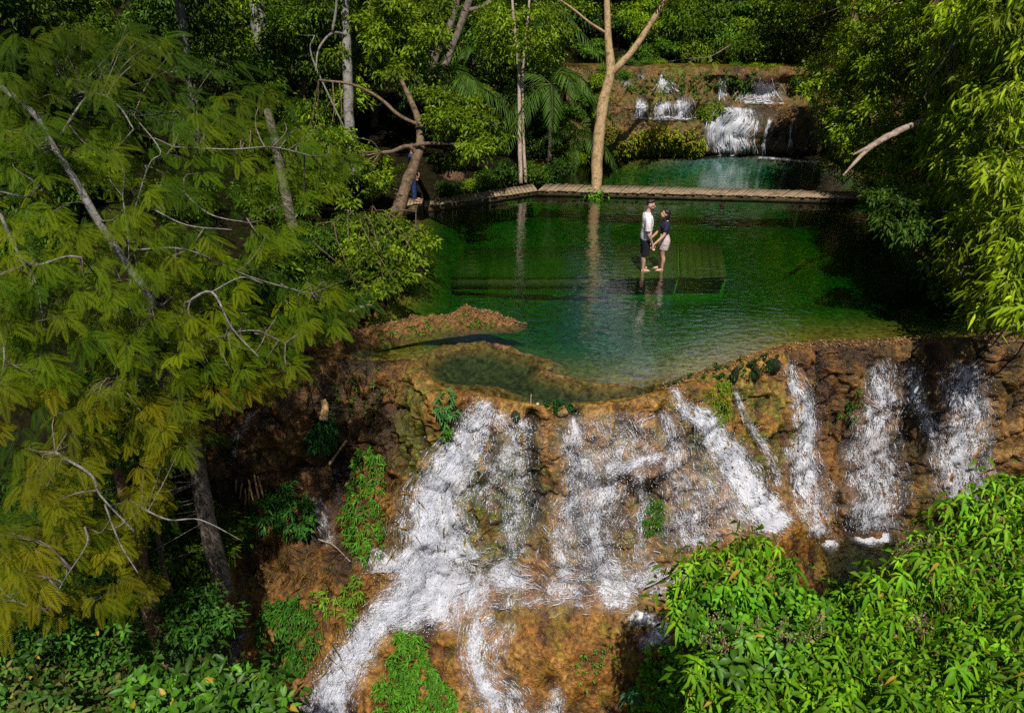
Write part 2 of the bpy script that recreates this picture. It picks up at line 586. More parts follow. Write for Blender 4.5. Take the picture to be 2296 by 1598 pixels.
colU = colU + (W([.34, .20, .08]) - colU) * np.clip(tanp, 0, .8)
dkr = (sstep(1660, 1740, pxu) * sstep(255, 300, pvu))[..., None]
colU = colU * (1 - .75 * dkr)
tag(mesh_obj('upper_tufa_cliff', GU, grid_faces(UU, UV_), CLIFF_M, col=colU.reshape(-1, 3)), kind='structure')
BV_UP = BVHTree.FromPolygons([tuple(p) for p in GU.reshape(-1, 3)], [tuple(int(i) for i in f) for f in grid_faces(UU, UV_)])

# ---- ground: one sheet, pool basin sunk into it
gx = np.unique(np.concatenate([np.linspace(-60, -9, 60), np.linspace(-9, 15, 300), np.linspace(15, 70, 60)]))
gy = np.unique(np.concatenate([np.linspace(-12, 9, 50), np.linspace(9, 28, 280), np.linspace(28, 90, 90)]))
X, Y = np.meshgrid(gx, gy, indexing='ij')
P3 = np.stack([X, Y, 0 * X], -1)
sm = sdist(MAIN, X, Y)
st_ = sdist(TERR, X, Y)
n_a = fbm(P3 * .35, 101, 4)
n_b = fbm(P3 * 1.5, 105, 4)
n_c = fbm(P3 * 5, 109, 4)
bank = 0.05 + np.minimum(sm, 2.5) * .28 + np.clip(sm - 2.5, 0, 60) * .16 + (.5 * n_a * np.clip(sm / 4, 0, 1)) + .10 * n_b * np.clip(sm, 0, 1) + .02 * n_c
# the valley wall behind the upper fall
hill = np.clip((Y - 33) * .30, 0, 40)
topx = sstep(1.0, 2.6, X) * sstep(21, 17, X)
plateau = np.where(Y > 29.0, np.minimum((Y - 29.0) * 3, 2.75), 0)
bank = np.where(Y > 25, np.maximum(bank * (1 - topx * sstep(25, 26, Y)), -.3 * topx) + topx * plateau, bank) + hill
# head pool above the fall
bank = bank - topx * sstep(30.1, 30.5, Y) * sstep(35, 33.5, Y) * .45
lipY = np.interp(X, lip_xy[:, 0], lip_xy[:, 1])
inr = sstep(lip_xy[0, 0] - 1.5, lip_xy[0, 0], X) * sstep(lip_xy[-1, 0] + 1.5, lip_xy[-1, 0], X)
depth = np.minimum(-sm, 5)
deep = np.where(Y < 14.8, .04 + .18 * np.clip(Y - lipY - .1, 0, 5) + .04 * depth, np.minimum(.80 + .05 * depth, 1.0))
deep = np.minimum(.03 + depth * .75, deep) * (1 + .15 * n_b) + .02 * n_c
Z = np.where(sm < 0, -np.maximum(deep, .02), bank)
near = sstep(.9, .15, sm) * sstep(lipY + 1.4, lipY + .3, Y)           # low tufa rim beside the lip
Z = np.where((sm > 0), Z * (1 - near) + (.014 + .02 * n_c) * near, Z)
Z = np.where(st_ < 0, TZ - .03 - np.minimum(-st_ * .5, .30) - .01 * n_c, Z)
Z = np.where((st_ > 0) & (st_ < .35) & (sm > 0), np.minimum(Z, TZ + .02 + .33 * st_ + .012 * n_c), Z)
drop = sstep(.0, .3, lipY + .2 - Y)
drop = drop * inr + (1 - inr) * sstep(-1.5, 4.5, lipY - Y)
Z = Z + (-7.5 - Z) * drop
green = np.clip(sstep(.16, .72, -Z), 0, 1)[..., None]
cg = W([.38, .23, .05]) * (1 - green) + W([.045, .145, .012]) * green
teal = np.exp(-((X - 8.2) / 2.2) ** 2 - ((Y - 25.2) / 2.0) ** 2)[..., None]
cg = cg + (W([.04, .30, .55]) - cg) * np.clip(teal * 1.3, 0, .95)
cg = cg * (1 + .35 * n_c + .35 * n_b)[..., None]
litter = W([.018, .016, .006]) * (1 + .5 * n_c)[..., None]
rimc = W([.21, .125, .04]) * (1 + .4 * n_c)[..., None]
land = litter + (rimc - litter) * near[..., None]
cg = np.where((sm < 0)[..., None], cg, land)
tz = np.where((st_ < .35) & (sm > 0), 1, 0)[..., None]
tgc = W([.14, .10, .03]) + (W([.055, .065, .025]) - W([.14, .10, .03])) * sstep(.02, .25, -st_)[..., None]
cg = np.where(tz > 0, tgc * (1 + .4 * n_c[..., None]), cg)
GROUND_M = rock_mat('ground_litter', (.7, .95), .5, .06)
tag(mesh_obj('ground', np.stack([X, Y, Z], -1), grid_faces(len(gx), len(gy)), GROUND_M, col=np.clip(cg, 0, 1).reshape(-1, 3)), kind='structure')


def ground_z(x, y):
    i = int(np.clip(np.searchsorted(gx, x), 1, len(gx) - 1))
    j = int(np.clip(np.searchsorted(gy, y), 1, len(gy) - 1))
    return float(Z[i, j])


# ================================================================== WATER
def water_mat(name, absorb, dens, bump=.06, scale=(3.0, 7.0, 1), tintc=(.9, .97, .9), refl=1.0):
    m, nt, out = new_mat(name)
    pos = geo_pos(nt)
    n1 = noise_n(nt, scaled(nt, pos, scale), 1.0, 3, .5, .4)
    n2 = noise_n(nt, scaled(nt, pos, tuple(c * 4.3 for c in scale)), 1.0, 2, .5)
    n3 = noise_n(nt, pos, .35, 2, .5)
    h = math_n(nt, 'ADD', n1, math_n(nt, 'MULTIPLY', n2, .10))
    h = math_n(nt, 'MULTIPLY', h, ramp(nt, n3, .35, .65, (.35,) * 3, (1,) * 3))
    nor = bump_n(nt, h, 1.0, bump)
    fr = nd(nt, 'ShaderNodeFresnel', IOR=1.33)
    nt.links.new(nor, fr.inputs['Normal'])
    gl = nd(nt, 'ShaderNodeBsdfGlossy', Roughness=.03)
    nt.links.new(nor, gl.inputs['Normal'])
    tr = nd(nt, 'ShaderNodeBsdfTransparent')
    tr.inputs[0].default_value = (*tintc, 1)
    mx = nd(nt, 'ShaderNodeMixShader')
    nt.links.new(math_n(nt, 'MINIMUM', math_n(nt, 'MULTIPLY', fr.outputs[0], refl, True), .5), mx.inputs[0])
    nt.links.new(tr.outputs[0], mx.inputs[1])
    nt.links.new(gl.outputs[0], mx.inputs[2])
    nt.links.new(mx.outputs[0], out.inputs['Surface'])
    va = nd(nt, 'ShaderNodeVolumeAbsorption', Density=dens)
    va.inputs['Color'].default_value = (*absorb, 1)
    nt.links.new(va.outputs[0], out.inputs['Volume'])
    return m


def prism(name, poly, z1, z0, mat):
    bm = bmesh.new()
    top = [bm.verts.new((x, y, z1)) for x, y in poly]
    bot = [bm.verts.new((x, y, z0)) for x, y in poly]
    bm.faces.new(top)
    bm.faces.new(bot[::-1])
    n = len(top)
    for i in range(n):
        bm.faces.new((top[i], bot[i], bot[(i + 1) % n], top[(i + 1) % n]))
    bmesh.ops.recalc_face_normals(bm, faces=bm.faces)
    bmesh.ops.triangulate(bm, faces=[f for f in bm.faces if len(f.verts) > 4])
    me = bpy.data.meshes.new(name)
    bm.to_mesh(me)
    bm.free()
    me.materials.append(mat)
    o = bpy.data.objects.new(name, me)
    COL.objects.link(o)
    return tag(o, kind='structure')


def grow(poly, d):
    c = np.roll(poly, -1, 0) - np.roll(poly, 1, 0)
    nn = nrm(np.stack([c[:, 1], -c[:, 0]], -1))
    area = np.sum(poly[:, 0] * np.roll(poly[:, 1], -1) - np.roll(poly[:, 0], -1) * poly[:, 1])
    return poly + nn * d * (1 if area > 0 else -1)


prism('pool_water', grow(MAIN, .06), 0.0, -3.5, water_mat('pool_water', (.22, .80, .42), 1.15, bump=.016, refl=4.2))
prism('terrace_water', grow(TERR, .05), TZ, -.45, water_mat('terrace_water', (.5, .8, .7), .6, .03))
hp = np.array([(2.3, 29.35), (16, 29.35), (17, 35), (3, 35)])
prism('head_pool_water', hp, 2.78, 1.2, water_mat('head_pool_water', (.3, .6, .4), 1.0, .03))
PZ = float(CL[15, 4, 2]) + .05
pp = np.array([at_z(u, v, PZ)[:2] for u, v in ((1790, 1195), (1900, 1180), (2010, 1195), (2030, 1260), (1900, 1310), (1800, 1290))])
prism('plunge_pool_water', pp, PZ, -6.0, water_mat('plunge_pool_water', (.1, .45, .5), 1.2, .12, (5, 9, 1)))

# ------------------------------------------------------------------ falling water
def foam_mat(name, sx, sy, contrast=.16):
    m, nt, out = new_mat(name)
    uv = nd(nt, 'ShaderNodeUVMap', uv_map='UVMap').outputs[0]
    at = nd(nt, 'ShaderNodeAttribute', attribute_name='dens')
    def un(x):
        return ramp(nt, x, .3, .7)
    a = noise_n(nt, scaled(nt, uv, (sx, sy, 1)), 1.0, 4, .62, .6)
    b = noise_n(nt, scaled(nt, uv, (sx * 2.4, sy * 3.4, 1)), 1.0, 4, .7, .3)
    c = noise_n(nt, scaled(nt, uv, (sx * .22, sy * .5, 1)), 1.0, 2, .5)
    vo = nd(nt, 'ShaderNodeTexVoronoi', feature='DISTANCE_TO_EDGE')
    wn = nd(nt, 'ShaderNodeTexNoise')
    wn.inputs['Scale'].default_value = 1.0
    nt.links.new(scaled(nt, uv, (sx * 1.1, sy * 2.2, 1)), wn.inputs['Vector'])
    nt.links.new(mix_c(nt, .8, scaled(nt, uv, (sx * 1.3, sy * 2.6, 1)), wn.outputs['Color'], 'ADD'), vo.inputs['Vector'])
    vo.inputs['Scale'].default_value = 1.0
    lace = ramp(nt, vo.outputs['Distance'], .0, .22, (1, 1, 1), (0, 0, 0))
    h = math_n(nt, 'ADD', math_n(nt, 'ADD', math_n(nt, 'MULTIPLY', un(a), .30), math_n(nt, 'MULTIPLY', un(b), .40)),
               math_n(nt, 'ADD', math_n(nt, 'MULTIPLY', un(c), .34), math_n(nt, 'MULTIPLY', lace, .18)))
    d = math_n(nt, 'ADD', h, math_n(nt, 'MULTIPLY', at.outputs['Fac'], .74))
    core = ramp(nt, math_n(nt, 'SUBTRACT', d, .98), 0.0, contrast)
    film = math_n(nt, 'MULTIPLY', math_n(nt, 'MULTIPLY', at.outputs['Fac'], h), .30)
    al = math_n(nt, 'MAXIMUM', core, film)
    col = mix_c(nt, ramp(nt, b, .35, .6), (.68, .70, .84), (.95, .96, 1.0))
    p = principled(nt, None, col, .35, .4, bump_n(nt, h, .35, .04))
    p.inputs['Subsurface Weight'].default_value = 0.0
    tl = nd(nt, 'ShaderNodeBsdfTranslucent')
    tl.inputs[0].default_value = (.8, .82, .86, 1)
    m0 = nd(nt, 'ShaderNodeMixShader')
    m0.inputs[0].default_value = .35
    nt.links.new(p.outputs[0], m0.inputs[1])
    nt.links.new(tl.outputs[0], m0.inputs[2])
    tr = nd(nt, 'ShaderNodeBsdfTransparent')
    mx = nd(nt, 'ShaderNodeMixShader')
    nt.links.new(al, mx.inputs[0])
    nt.links.new(tr.outputs[0], mx.inputs[1])
    nt.links.new(m0.outputs[0], mx.inputs[2])
    nt.links.new(mx.outputs[0], out.inputs[0])
    return m


STREAM_M = foam_mat('falling_water', 30, 5.0, .20)
STREAM_FAR_M = foam_mat('falling_water_far', 11, 1.6, .35)
FROTH_M = foam_mat('froth', 8, 8, .35)
DROP_M = flat_mat('water_drops', (.85, .87, .92), .3, .5, 10, .05, 0)


def strip_geo(path, bv, lift, step=4.5):
    P = np.array([p[:2] for p in path], float)
    Wd = np.array([p[2] for p in path], float)
    D = np.array([p[3] if len(p) > 3 else 1.0 for p in path], float)
    L = np.linalg.norm(np.diff(P, axis=0), axis=1).sum()
    n = max(6, int(L / step))
    C = catmull(P, n)
    w = catmull(Wd[:, None], n)[:, 0]
    dd = np.interp(np.linspace(0, len(D) - 1, n), np.arange(len(D)), D)
    tan = nrm(np.gradient(C, axis=0))
    lat = np.stack([-tan[:, 1], tan[:, 0]], -1)
    m = max(5, int(w.max() / step))
    s = np.linspace(-.62, .62, m)
    pos = np.zeros((n, m, 3))
    den = np.zeros((n, m))
    uv = np.zeros((n, m, 2))
    ok = np.zeros((n, m), bool)
    cam = Vector(CAM)
    acc = 0.0
    prev = None
    seedo = rng.uniform(0, 50)
    for i in range(n):
        wob = .05 * math.sin(i * .16 + seedo) + .03 * math.sin(i * .41 + 2 * seedo)
        for j in range(m):
            q = C[i] + lat[i] * w[i] * (s[j] + wob)
            d = Vector(ray(q[0], q[1]))
            hit = bv.ray_cast(cam, d.normalized())
            if hit[0] is None:
                continue
            nor = hit[1]
            if nor.dot(d) > 0:
                nor = -nor
            pos[i, j] = hit[0] + nor * lift
            ok[i, j] = True
        mid = pos[i, m // 2]
        if prev is not None and ok[i, m // 2]:
            acc += min(float(np.linalg.norm(mid - prev)), .3)
        prev = mid
        t = 12.0 if bv is BV_LOW else 27.0
        uv[i, :, 0] = s * w[i] * t / F + seedo
        uv[i, :, 1] = acc + seedo
        edge = np.clip(1.05 - np.abs(s / .62) ** 1.7, 0, 1)
        ends = min(1, i / 4, (n - 1 - i) / 5 + .15)
        den[i] = dd[i] * edge * ends
    return pos, den, uv, ok


def strands(parts, per_m2, rad, hop, far):
    """thin threads of falling water that follow the flow of each strip, break up and rejoin"""
    Vs, Ts, k0 = [], [], 0
    NP = 8
    tri = []
    for a in range(NP - 1):
        for e in range(3):
            e2 = (e + 1) % 3
            tri += [[a * 3 + e, a * 3 + e2, a * 3 + 3 + e2], [a * 3 + e, a * 3 + 3 + e2, a * 3 + 3 + e]]
    tri = np.array(tri)
    for pos, den, ok in parts:
        n, m = ok.shape
        cell = .0063 if far else .00125
        wgt = (np.clip(den, 0, 1.1) ** 1.25 * ok)
        wgt[-2:] = 0
        cnt = int(wgt.sum() * cell * per_m2)
        if cnt < 3:
            continue
        idx = rng.choice(n * m, cnt, p=(wgt / wgt.sum()).ravel())
        i0 = idx // m + rng.uniform(0, 1, cnt)
        j0 = idx % m + rng.uniform(-.5, .5, cnt)
        ln = rng.uniform(hop[0], hop[1], cnt)
        k = np.linspace(0, 1, NP)[None]
        ii = np.clip(i0[:, None] + ln[:, None] * k, 0, n - 1.001)
        wob = np.cumsum(rng.normal(0, .07, (cnt, NP)), 1)
        jj = np.clip(j0[:, None] + wob, 0, m - 1.001)
        fi, fj = ii.astype(int), jj.astype(int)
        di, dj = (ii - fi)[..., None], (jj - fj)[..., None]
        g = (ok[fi, fj] & ok[fi + 1, fj] & ok[fi, fj + 1] & ok[fi + 1, fj + 1]).all(1)
        P = ((pos[fi, fj] * (1 - dj) + pos[fi, fj + 1] * dj) * (1 - di) + (pos[fi + 1, fj] * (1 - dj) + pos[fi + 1, fj + 1] * dj) * di)
        g &= np.linalg.norm(np.diff(P, axis=1), axis=2).max(1) < (.5 if far else .22)
        g &= (ii[:, -1] - ii[:, 0]) > 1
        P = P[g]
        if not len(P):
            continue
        c = len(P)
        P = P + np.array([0, -.5, .35]) * rng.uniform(.0, .10 if far else .045, (c, 1, 1)) + rng.normal(0, .004, P.shape)
        tan = nrm(np.gradient(P, axis=1))
        A = nrm(np.cross(tan, np.array([.4, .8, .3])))
        B = np.cross(tan, A)
        R = rng.uniform(rad[0], rad[1], (c, 1)) * np.sin(np.pi * (.06 + .88 * k)) ** .7 * rng.uniform(.25, 1.8, (c, NP))
        V = np.stack([P + (A * math.cos(q) + B * math.sin(q)) * R[..., None] for q in (0, 2.09, 4.19)], 2)
        Vs.append(V.reshape(-1, 3))
        Ts.append((np.arange(c)[:, None, None] * NP * 3 + tri[None]).reshape(-1, 3) + k0)
        k0 += c * NP * 3
    return (np.concatenate(Vs), np.concatenate(Ts)) if Vs else None


def water_thread_mat():
    m, nt, out = new_mat('water_threads')
    n1 = noise_n(nt, geo_pos(nt), 7, 3, .6)
    p = principled(nt, None, mix_c(nt, ramp(nt, n1, .35, .62), (.70, .72, .88), (.95, .96, 1.0)), .3, .5)
    tl = nd(nt, 'ShaderNodeBsdfTranslucent')
    tl.inputs[0].default_value = (.85, .86, .92, 1)
    mx = nd(nt, 'ShaderNodeMixShader')
    mx.inputs[0].default_value = .35
    nt.links.new(p.outputs[0], mx.inputs[1])
    nt.links.new(tl.outputs[0], mx.inputs[2])
    nt.links.new(mx.outputs[0], out.inputs[0])
    return m


THREAD_M = water_thread_mat()


def waterfall(name, label, strips, bv, mat, lift=.03, group=None, drops=0, cat='waterfall'):
    far = bv is BV_UP
    root, allp, sp = None, [], []
    built = []
    for k, (path, d) in enumerate(strips):
        pos, den, uv, ok = strip_geo(path, bv, lift + .008 * k)
        n, m = ok.shape
        q = grid_faces(n, m)
        okf = ok.ravel()[q].all(1)
        pf = pos.reshape(-1, 3)[q]
        okf &= np.linalg.norm(pf[:, 0] - pf[:, 2], axis=1) < (.9 if far else .45)
        q = q[okf]
        if not len(q):
            continue
        used_v = np.unique(q)
        mp = np.full(n * m, -1)
        mp[used_v] = np.arange(len(used_v))
        built.append((pos.reshape(-1, 3)[used_v], mp[q], uv.reshape(-1, 2)[used_v], (den * d).ravel()[used_v]))
        allp.append(pos[ok & (den * d > .25)])
        sp.append((pos, den * d, ok))
    A = np.concatenate([b[0] for b in built])
    root = empty(name, A[np.argmin(A[:, 2])], label, cat, group)
    for v, q, uv, dn in built:
        mesh_obj('water_sheet', v, q, mat, root, uv=uv, attrs={'dens': dn})
    st = None
    if mat is not FROTH_M:
        st = strands(sp, 240 if not far else 60, (.0015, .0085) if not far else (.008, .020), (1.1, 4.5) if not far else (2, 6), far)
    elif bv is BV_LOW:
        st = strands(sp, 200, (.003, .009), (2, 7), far)
    if st is not None:
        mesh_obj('water_threads', st[0], st[1], THREAD_M, root)['kind'] = 'stuff'
    if drops:
        drops = int(drops * 1.6)
        A = np.concatenate(allp)
        c = A[rng.integers(0, len(A), drops)] + rng.normal(0, 1, (drops, 3)) * [.09, .07, .09] + [0, -.10, .05]
        sz = rng.uniform(.002, .0065, drops)[:, None, None] * np.array([1, 1, 1.7])
        tet = np.array([[1, 1, 1], [-1, -1, 1], [-1, 1, -1], [1, -1, -1]], float)
        v = c[:, None, :] + tet[None] * sz
        i = np.arange(drops)[:, None, None] * 4 + np.array([[0, 1, 2], [0, 3, 1], [0, 2, 3], [1, 3, 2]])[None]
        mesh_obj('spray', v, i.reshape(-1, 3), DROP_M, root)['kind'] = 'stuff'
    return root


GW = 'streams of the lower cascade'
waterfall('waterfall', 'widest white torrent down the left side of the lower cascade', [
    ([(1105, 900, 40, .6), (1065, 955, 85, .9), (1010, 1050, 120, 1), (982, 1150, 160), (968, 1240, 220), (965, 1300, 255, 1.1), (915, 1352, 140, 1.05), (850, 1395, 75), (800, 1450, 85, .95), (760, 1530, 105, .9), (715, 1625, 130, .85)], .95),
    ([(1060, 950, 30), (1000, 1060, 40), (960, 1170, 50), (940, 1260, 60), (900, 1350, 50), (830, 1410, 30), (790, 1480, 30), (750, 1590, 40)], .85),
    ([(1120, 915, 45), (1132, 985, 60), (1112, 1060, 60), (1080, 1140, 60)], .55)], BV_LOW, STREAM_M, drops=2600)
waterfall('waterfall', 'thin ragged stream right beside the widest left torrent', [
    ([(1150, 925, 110), (1150, 1020, 120), (1150, 1140, 130), (1150, 1260, 130)], .22), ([(1168, 925, 30), (1166, 1000, 55), (1160, 1080, 62), (1150, 1160, 60), (1162, 1255, 55)], .60)], BV_LOW, STREAM_M, .035, drops=500)
waterfall('waterfall', 'broad lacy veil over the middle of the lower cascade with a white ledge', [
    ([(1370, 915, 330, .8), (1370, 1000, 340), (1360, 1100, 320), (1350, 1220, 310), (1350, 1310, 330)], .32),
    ([(1290, 925, 50), (1285, 1000, 66), (1290, 1080, 66), (1270, 1160, 66), (1258, 1230, 66), (1268, 1305, 66)], .62),
    ([(1380, 920, 150, .7), (1385, 1000, 180), (1395, 1060, 170)], .48),
    ([(1345, 1062, 60), (1390, 1050, 34), (1440, 1035, 26), (1490, 1020, 22)], .85),
    ([(1360, 1060, 95), (1342, 1150, 80), (1340, 1230, 70), (1385, 1310, 70)], .68),
    ([(1330, 1000, 60), (1320, 1100, 60), (1310, 1200, 50), (1320, 1300, 50)], .45),
    ([(1432, 1045, 26), (1436, 1120, 26), (1430, 1200, 24), (1440, 1265, 45)], .58)], BV_LOW, STREAM_M, .03, drops=2000)
waterfall('waterfall', 'fine stringy stream between the middle veil and the slanting torrent', [
    ([(1485, 915, 36), (1512, 1000, 62), (1522, 1080, 95), (1545, 1160, 120), (1560, 1235, 120)], .58), ([(1570, 960, 90), (1590, 1060, 130), (1610, 1150, 170), (1620, 1220, 170)], .32)], BV_LOW, STREAM_M, .034, drops=700)
waterfall('waterfall', 'white torrent slanting down to the right over a smooth brown rock shoulder', [
    ([(1505, 862, 22, .6), (1532, 918, 32, .8), (1580, 945, 55, 1), (1622, 1005, 74), (1664, 1080, 95), (1710, 1140, 95), (1765, 1188, 66)], .95),
    ([(1570, 1060, 60), (1620, 1130, 80), (1680, 1180, 80)], .45)], BV_LOW, STREAM_M, .036, drops=900)
waterfall('waterfall', 'threadlike trickle down the mossy face right of the slanting torrent', [
    ([(1640, 862, 14), (1680, 950, 20), (1722, 1022, 22), (1748, 1100, 34)], .62)], BV_LOW, STREAM_M, .03, drops=100)
waterfall('waterfall', 'single narrow fall splitting apart on the shaded brown right wall', [
    ([(1758, 806, 30, .8), (1790, 880, 55), (1806, 960, 62), (1800, 1040, 90), (1802, 1105, 76), (1830, 1160, 56), (1842, 1205, 56)], .74),
    ([(1800, 1020, 40), (1840, 1090, 60), (1850, 1170, 60)], .42)], BV_LOW, STREAM_M, .033, drops=500)
waterfall('waterfall', 'shaded double fall above the dark plunge pool, second from the right', [
    ([(1970, 800, 60, .8), (1976, 880, 80), (1962, 960, 110), (1960, 1050, 140), (1960, 1120, 136), (1960, 1195, 126)], .68),
    ([(2048, 810, 40), (2052, 890, 52), (2082, 950, 44), (2116, 1005, 60)], .62)], BV_LOW, STREAM_M, .033, drops=800)
waterfall('waterfall', 'rightmost fall of the lower cascade, ending behind the leafy bush', [
    ([(2162, 800, 90, .85), (2162, 900, 112), (2160, 980, 124), (2152, 1060, 134), (2142, 1130, 120)], .72),
    ([(2206, 880, 20), (2218, 1000, 26), (2212, 1090, 32)], .45)], BV_LOW, STREAM_M, .033, drops=800)
waterfall('rapids', 'churned white water spread across the foot of the lower cascade', [
    ([(1010, 1350, 60), (1060, 1330, 90), (1110, 1322, 50)], .72), ([(1085, 1268, 40), (1130, 1290, 84), (1195, 1296, 50)], .95),
    ([(1215, 1322, 30), (1262, 1318, 62), (1310, 1335, 40)], .74), ([(1330, 1302, 50), (1380, 1326, 88), (1425, 1340, 40)], .92), ([(1395, 1300, 36), (1440, 1292, 58), (1480, 1268, 40)], .85),
    ([(1000, 1310, 130), (1120, 1310, 130), (1260, 1312, 130), (1400, 1306, 130), (1490, 1280, 100)], .33),
    ([(1060, 1362, 22), (1150, 1352, 26), (1240, 1350, 20), (1330, 1362, 26)], .55),
    ([(1540, 1255, 60), (1500, 1300, 60), (1450, 1330, 60)], .6),
    ([(1390, 1388, 24), (1450, 1385, 36), (1484, 1420, 46), (1425, 1450, 36)], .85)], BV_LOW, FROTH_M, .03, drops=900, cat='rapids')
waterfall('waterfall', 'narrow stream winding left around the brown mound at the bottom', [
    ([(1112, 1372, 60), (1068, 1425, 80), (1076, 1500, 90), (1118, 1560, 120), (1150, 1640, 150)], .62), ([(1090, 1400, 30), (1058, 1450, 34), (1082, 1520, 36), (1120, 1600, 50)], .7), ([(1160, 1380, 40), (1130, 1430, 50), (1120, 1480, 50)], .45)], BV_LOW, STREAM_M, .03, drops=300)
waterfall('waterfall', 'short white gush at the bottom edge under the brown mound', [
    ([(1262, 1530, 24, .5), (1245, 1570, 46), (1236, 1640, 80)], .72)], BV_LOW, STREAM_M, .03, drops=80)
waterfall('waterfall', 'faint trickle in the dark left gully under the red flowered plant', [
    ([(700, 1105, 24), (722, 1160, 34), (742, 1225, 26)], .52), ([(590, 915, 14), (545, 960, 18), (520, 1040, 16)], .5),
    ([(560, 1400, 20), (530, 1450, 30), (520, 1500, 30)], .42), ([(745, 1050, 22), (760, 1060, 10)], .6)], BV_LOW, STREAM_M, .03)
waterfall('rapids', 'white boil on the dark plunge pool at the right', [
    ([(1815, 1205, 40), (1850, 1210, 34), (1880, 1228, 40)], 1.1), ([(1900, 1203, 26), (1960, 1206, 34), (2000, 1205, 26)], 1.1)],
          BVHTree.FromPolygons([(x, y, PZ + .01) for x, y in pp], [tuple(range(6))]), FROTH_M, .012, cat='rapids')
GUW = 'streams of the upper waterfall'
waterfall('waterfall', 'arched white fall pouring into the blue back pool', [
    ([(1660, 236, 70, .7), (1655, 262, 100), (1632, 300, 100, 1.1), (1628, 350, 98, 1.1)], 1.05), ([(1600, 285, 30), (1597, 320, 30), (1600, 350, 30)], .72),
    ([(1668, 280, 22), (1668, 320, 24), (1664, 350, 24)], .75), ([(1575, 351, 10), (1630, 352, 12), (1680, 352, 10)], .9)], BV_UP, STREAM_FAR_M, .05)
waterfall('waterfall', 'fan of white water on the top right tier of the upper cascade', [
    ([(1712, 168, 40, .7), (1712, 200, 84), (1712, 230, 120)], 1.1), ([(1700, 175, 20), (1675, 210, 26), (1660, 228, 26)], .7), ([(1655, 230, 8), (1700, 231, 10), (1755, 234, 8)], .85)], BV_UP, STREAM_FAR_M, .05)
waterfall('waterfall', 'slim straight fall in the middle of the top tier', [
    ([(1620, 166, 22), (1620, 195, 22), (1619, 228, 24)], 1.2)], BV_UP, STREAM_FAR_M, .05)
waterfall('waterfall', 'bright short fall on the top tier behind the yellow twigs', [
    ([(1492, 160, 20), (1492, 185, 30), (1494, 210, 66)], 1.2)], BV_UP, STREAM_FAR_M, .05)
waterfall('waterfall', 'row of thin veils over the left middle tier of the upper cascade', [
    ([(1432, 217, 14), (1430, 240, 16), (1428, 264, 20)], 1.15), ([(1440, 217, 20), (1440, 242, 26), (1440, 264, 28)], 1.1), ([(1486, 217, 24), (1486, 240, 36), (1484, 266, 42)], 1.1),
    ([(1524, 217, 40), (1530, 240, 50), (1532, 266, 60)], 1.05), ([(1412, 267, 8), (1470, 268, 9), (1560, 270, 8)], .85)], BV_UP, STREAM_FAR_M, .05)
waterfall('waterfall', 'tiny stepped trickles at the top left corner of the upper cascade', [
    ([(1438, 162, 14), (1437, 172, 20), (1436, 180, 22)], 1.15), ([(1408, 178, 20), (1406, 190, 26), (1404, 202, 30)], 1.15)], BV_UP, STREAM_FAR_M, .05)
waterfall('waterfall', 'three hair thin trickles on the dark wall right of the arched fall', [
    ([(1705, 258, 8), (1692, 300, 8), (1690, 350, 8)], .9), ([(1730, 255, 8), (1716, 300, 8), (1708, 348, 8)], .9), ([(1772, 262, 10), (1770, 300, 9), (1768, 335, 10)], .95)], BV_UP, STREAM_FAR_M, .05)
waterfall('foam_line', 'thin white line of foam along the shaded foot of the upper right wall', [
    ([(1690, 352, 6), (1740, 355, 5), (1800, 362, 6), (1840, 364, 6)], .85)], BVHTree.FromPolygons([(0, 20, .012), (30, 20, .012), (30, 30, .012), (0, 30, .012)], [(0, 1, 2, 3)]), FROTH_M, .004, cat='foam')
# ================================================================== PLANT TOOLS
LEAF_M = leaf_mat('leaf', .30, .15, .5)
GLOSS_M = leaf_mat('glossy_leaf', .25, .25, .42)
PETAL_M = leaf_mat('petal', .2, .3, .5, (1.2, .8, .8))


def rvec(n):
    return nrm(rng.normal(0, 1, (n, 3)))


def leafset(pos, axis, nor, L, Wd, col, shape='kite', droop=0.25, fold=.22):
    """one leaf blade per row"""
    n = len(pos)
    axis = nrm(axis)
    side = nrm(np.cross(axis, nor))
    nor = np.cross(side, axis)
    L = np.broadcast_to(L, (n,))[:, None]
    Wd = np.broadcast_to(Wd, (n,))[:, None]
    dn = np.array([0, 0, -1.0])

    def pt(s, w, h=0.0):
        return pos + axis * (L * s) + dn * (L * droop * s * s) + side * (Wd * w) + nor * (Wd * h)
    if shape == 'kite':
        V = np.stack([pt(0, 0), pt(.42, .5, fold), pt(1, 0), pt(.42, -.5, fold)], 1)
        f = np.array([[0, 1, 2], [0, 2, 3]])
        k = 4
    else:
        V = np.stack([pt(0, 0), pt(.22, .40, fold), pt(.55, .46, fold), pt(1, 0), pt(.55, -.46, fold), pt(.22, -.40, fold), pt(.22, 0), pt(.55, 0)], 1)
        f = np.array([[0, 1, 6], [1, 2, 7], [1, 7, 6], [2, 3, 7], [0, 6, 5], [6, 7, 4], [6, 4, 5], [7, 3, 4]])
        k = 8
    T = (np.arange(n)[:, None, None] * k + f[None]).reshape(-1, 3)
    C = np.repeat(col[:, None, :], k, 1)
    if shape != 'kite':
        C = C.copy()
        C[:, 6:8] *= 1.25
    return V.reshape(-1, 3), T, C.reshape(-1, 3)


def palette_cols(pal, n, var=.3):
    pal = np.asarray(pal, float)
    i = rng.integers(0, len(pal), n)
    j = rng.integers(0, len(pal), n)
    f = rng.uniform(0, 1, (n, 1))
    return (pal[i] * f + pal[j] * (1 - f)) * rng.uniform(1 - var, 1 + var, (n, 1))


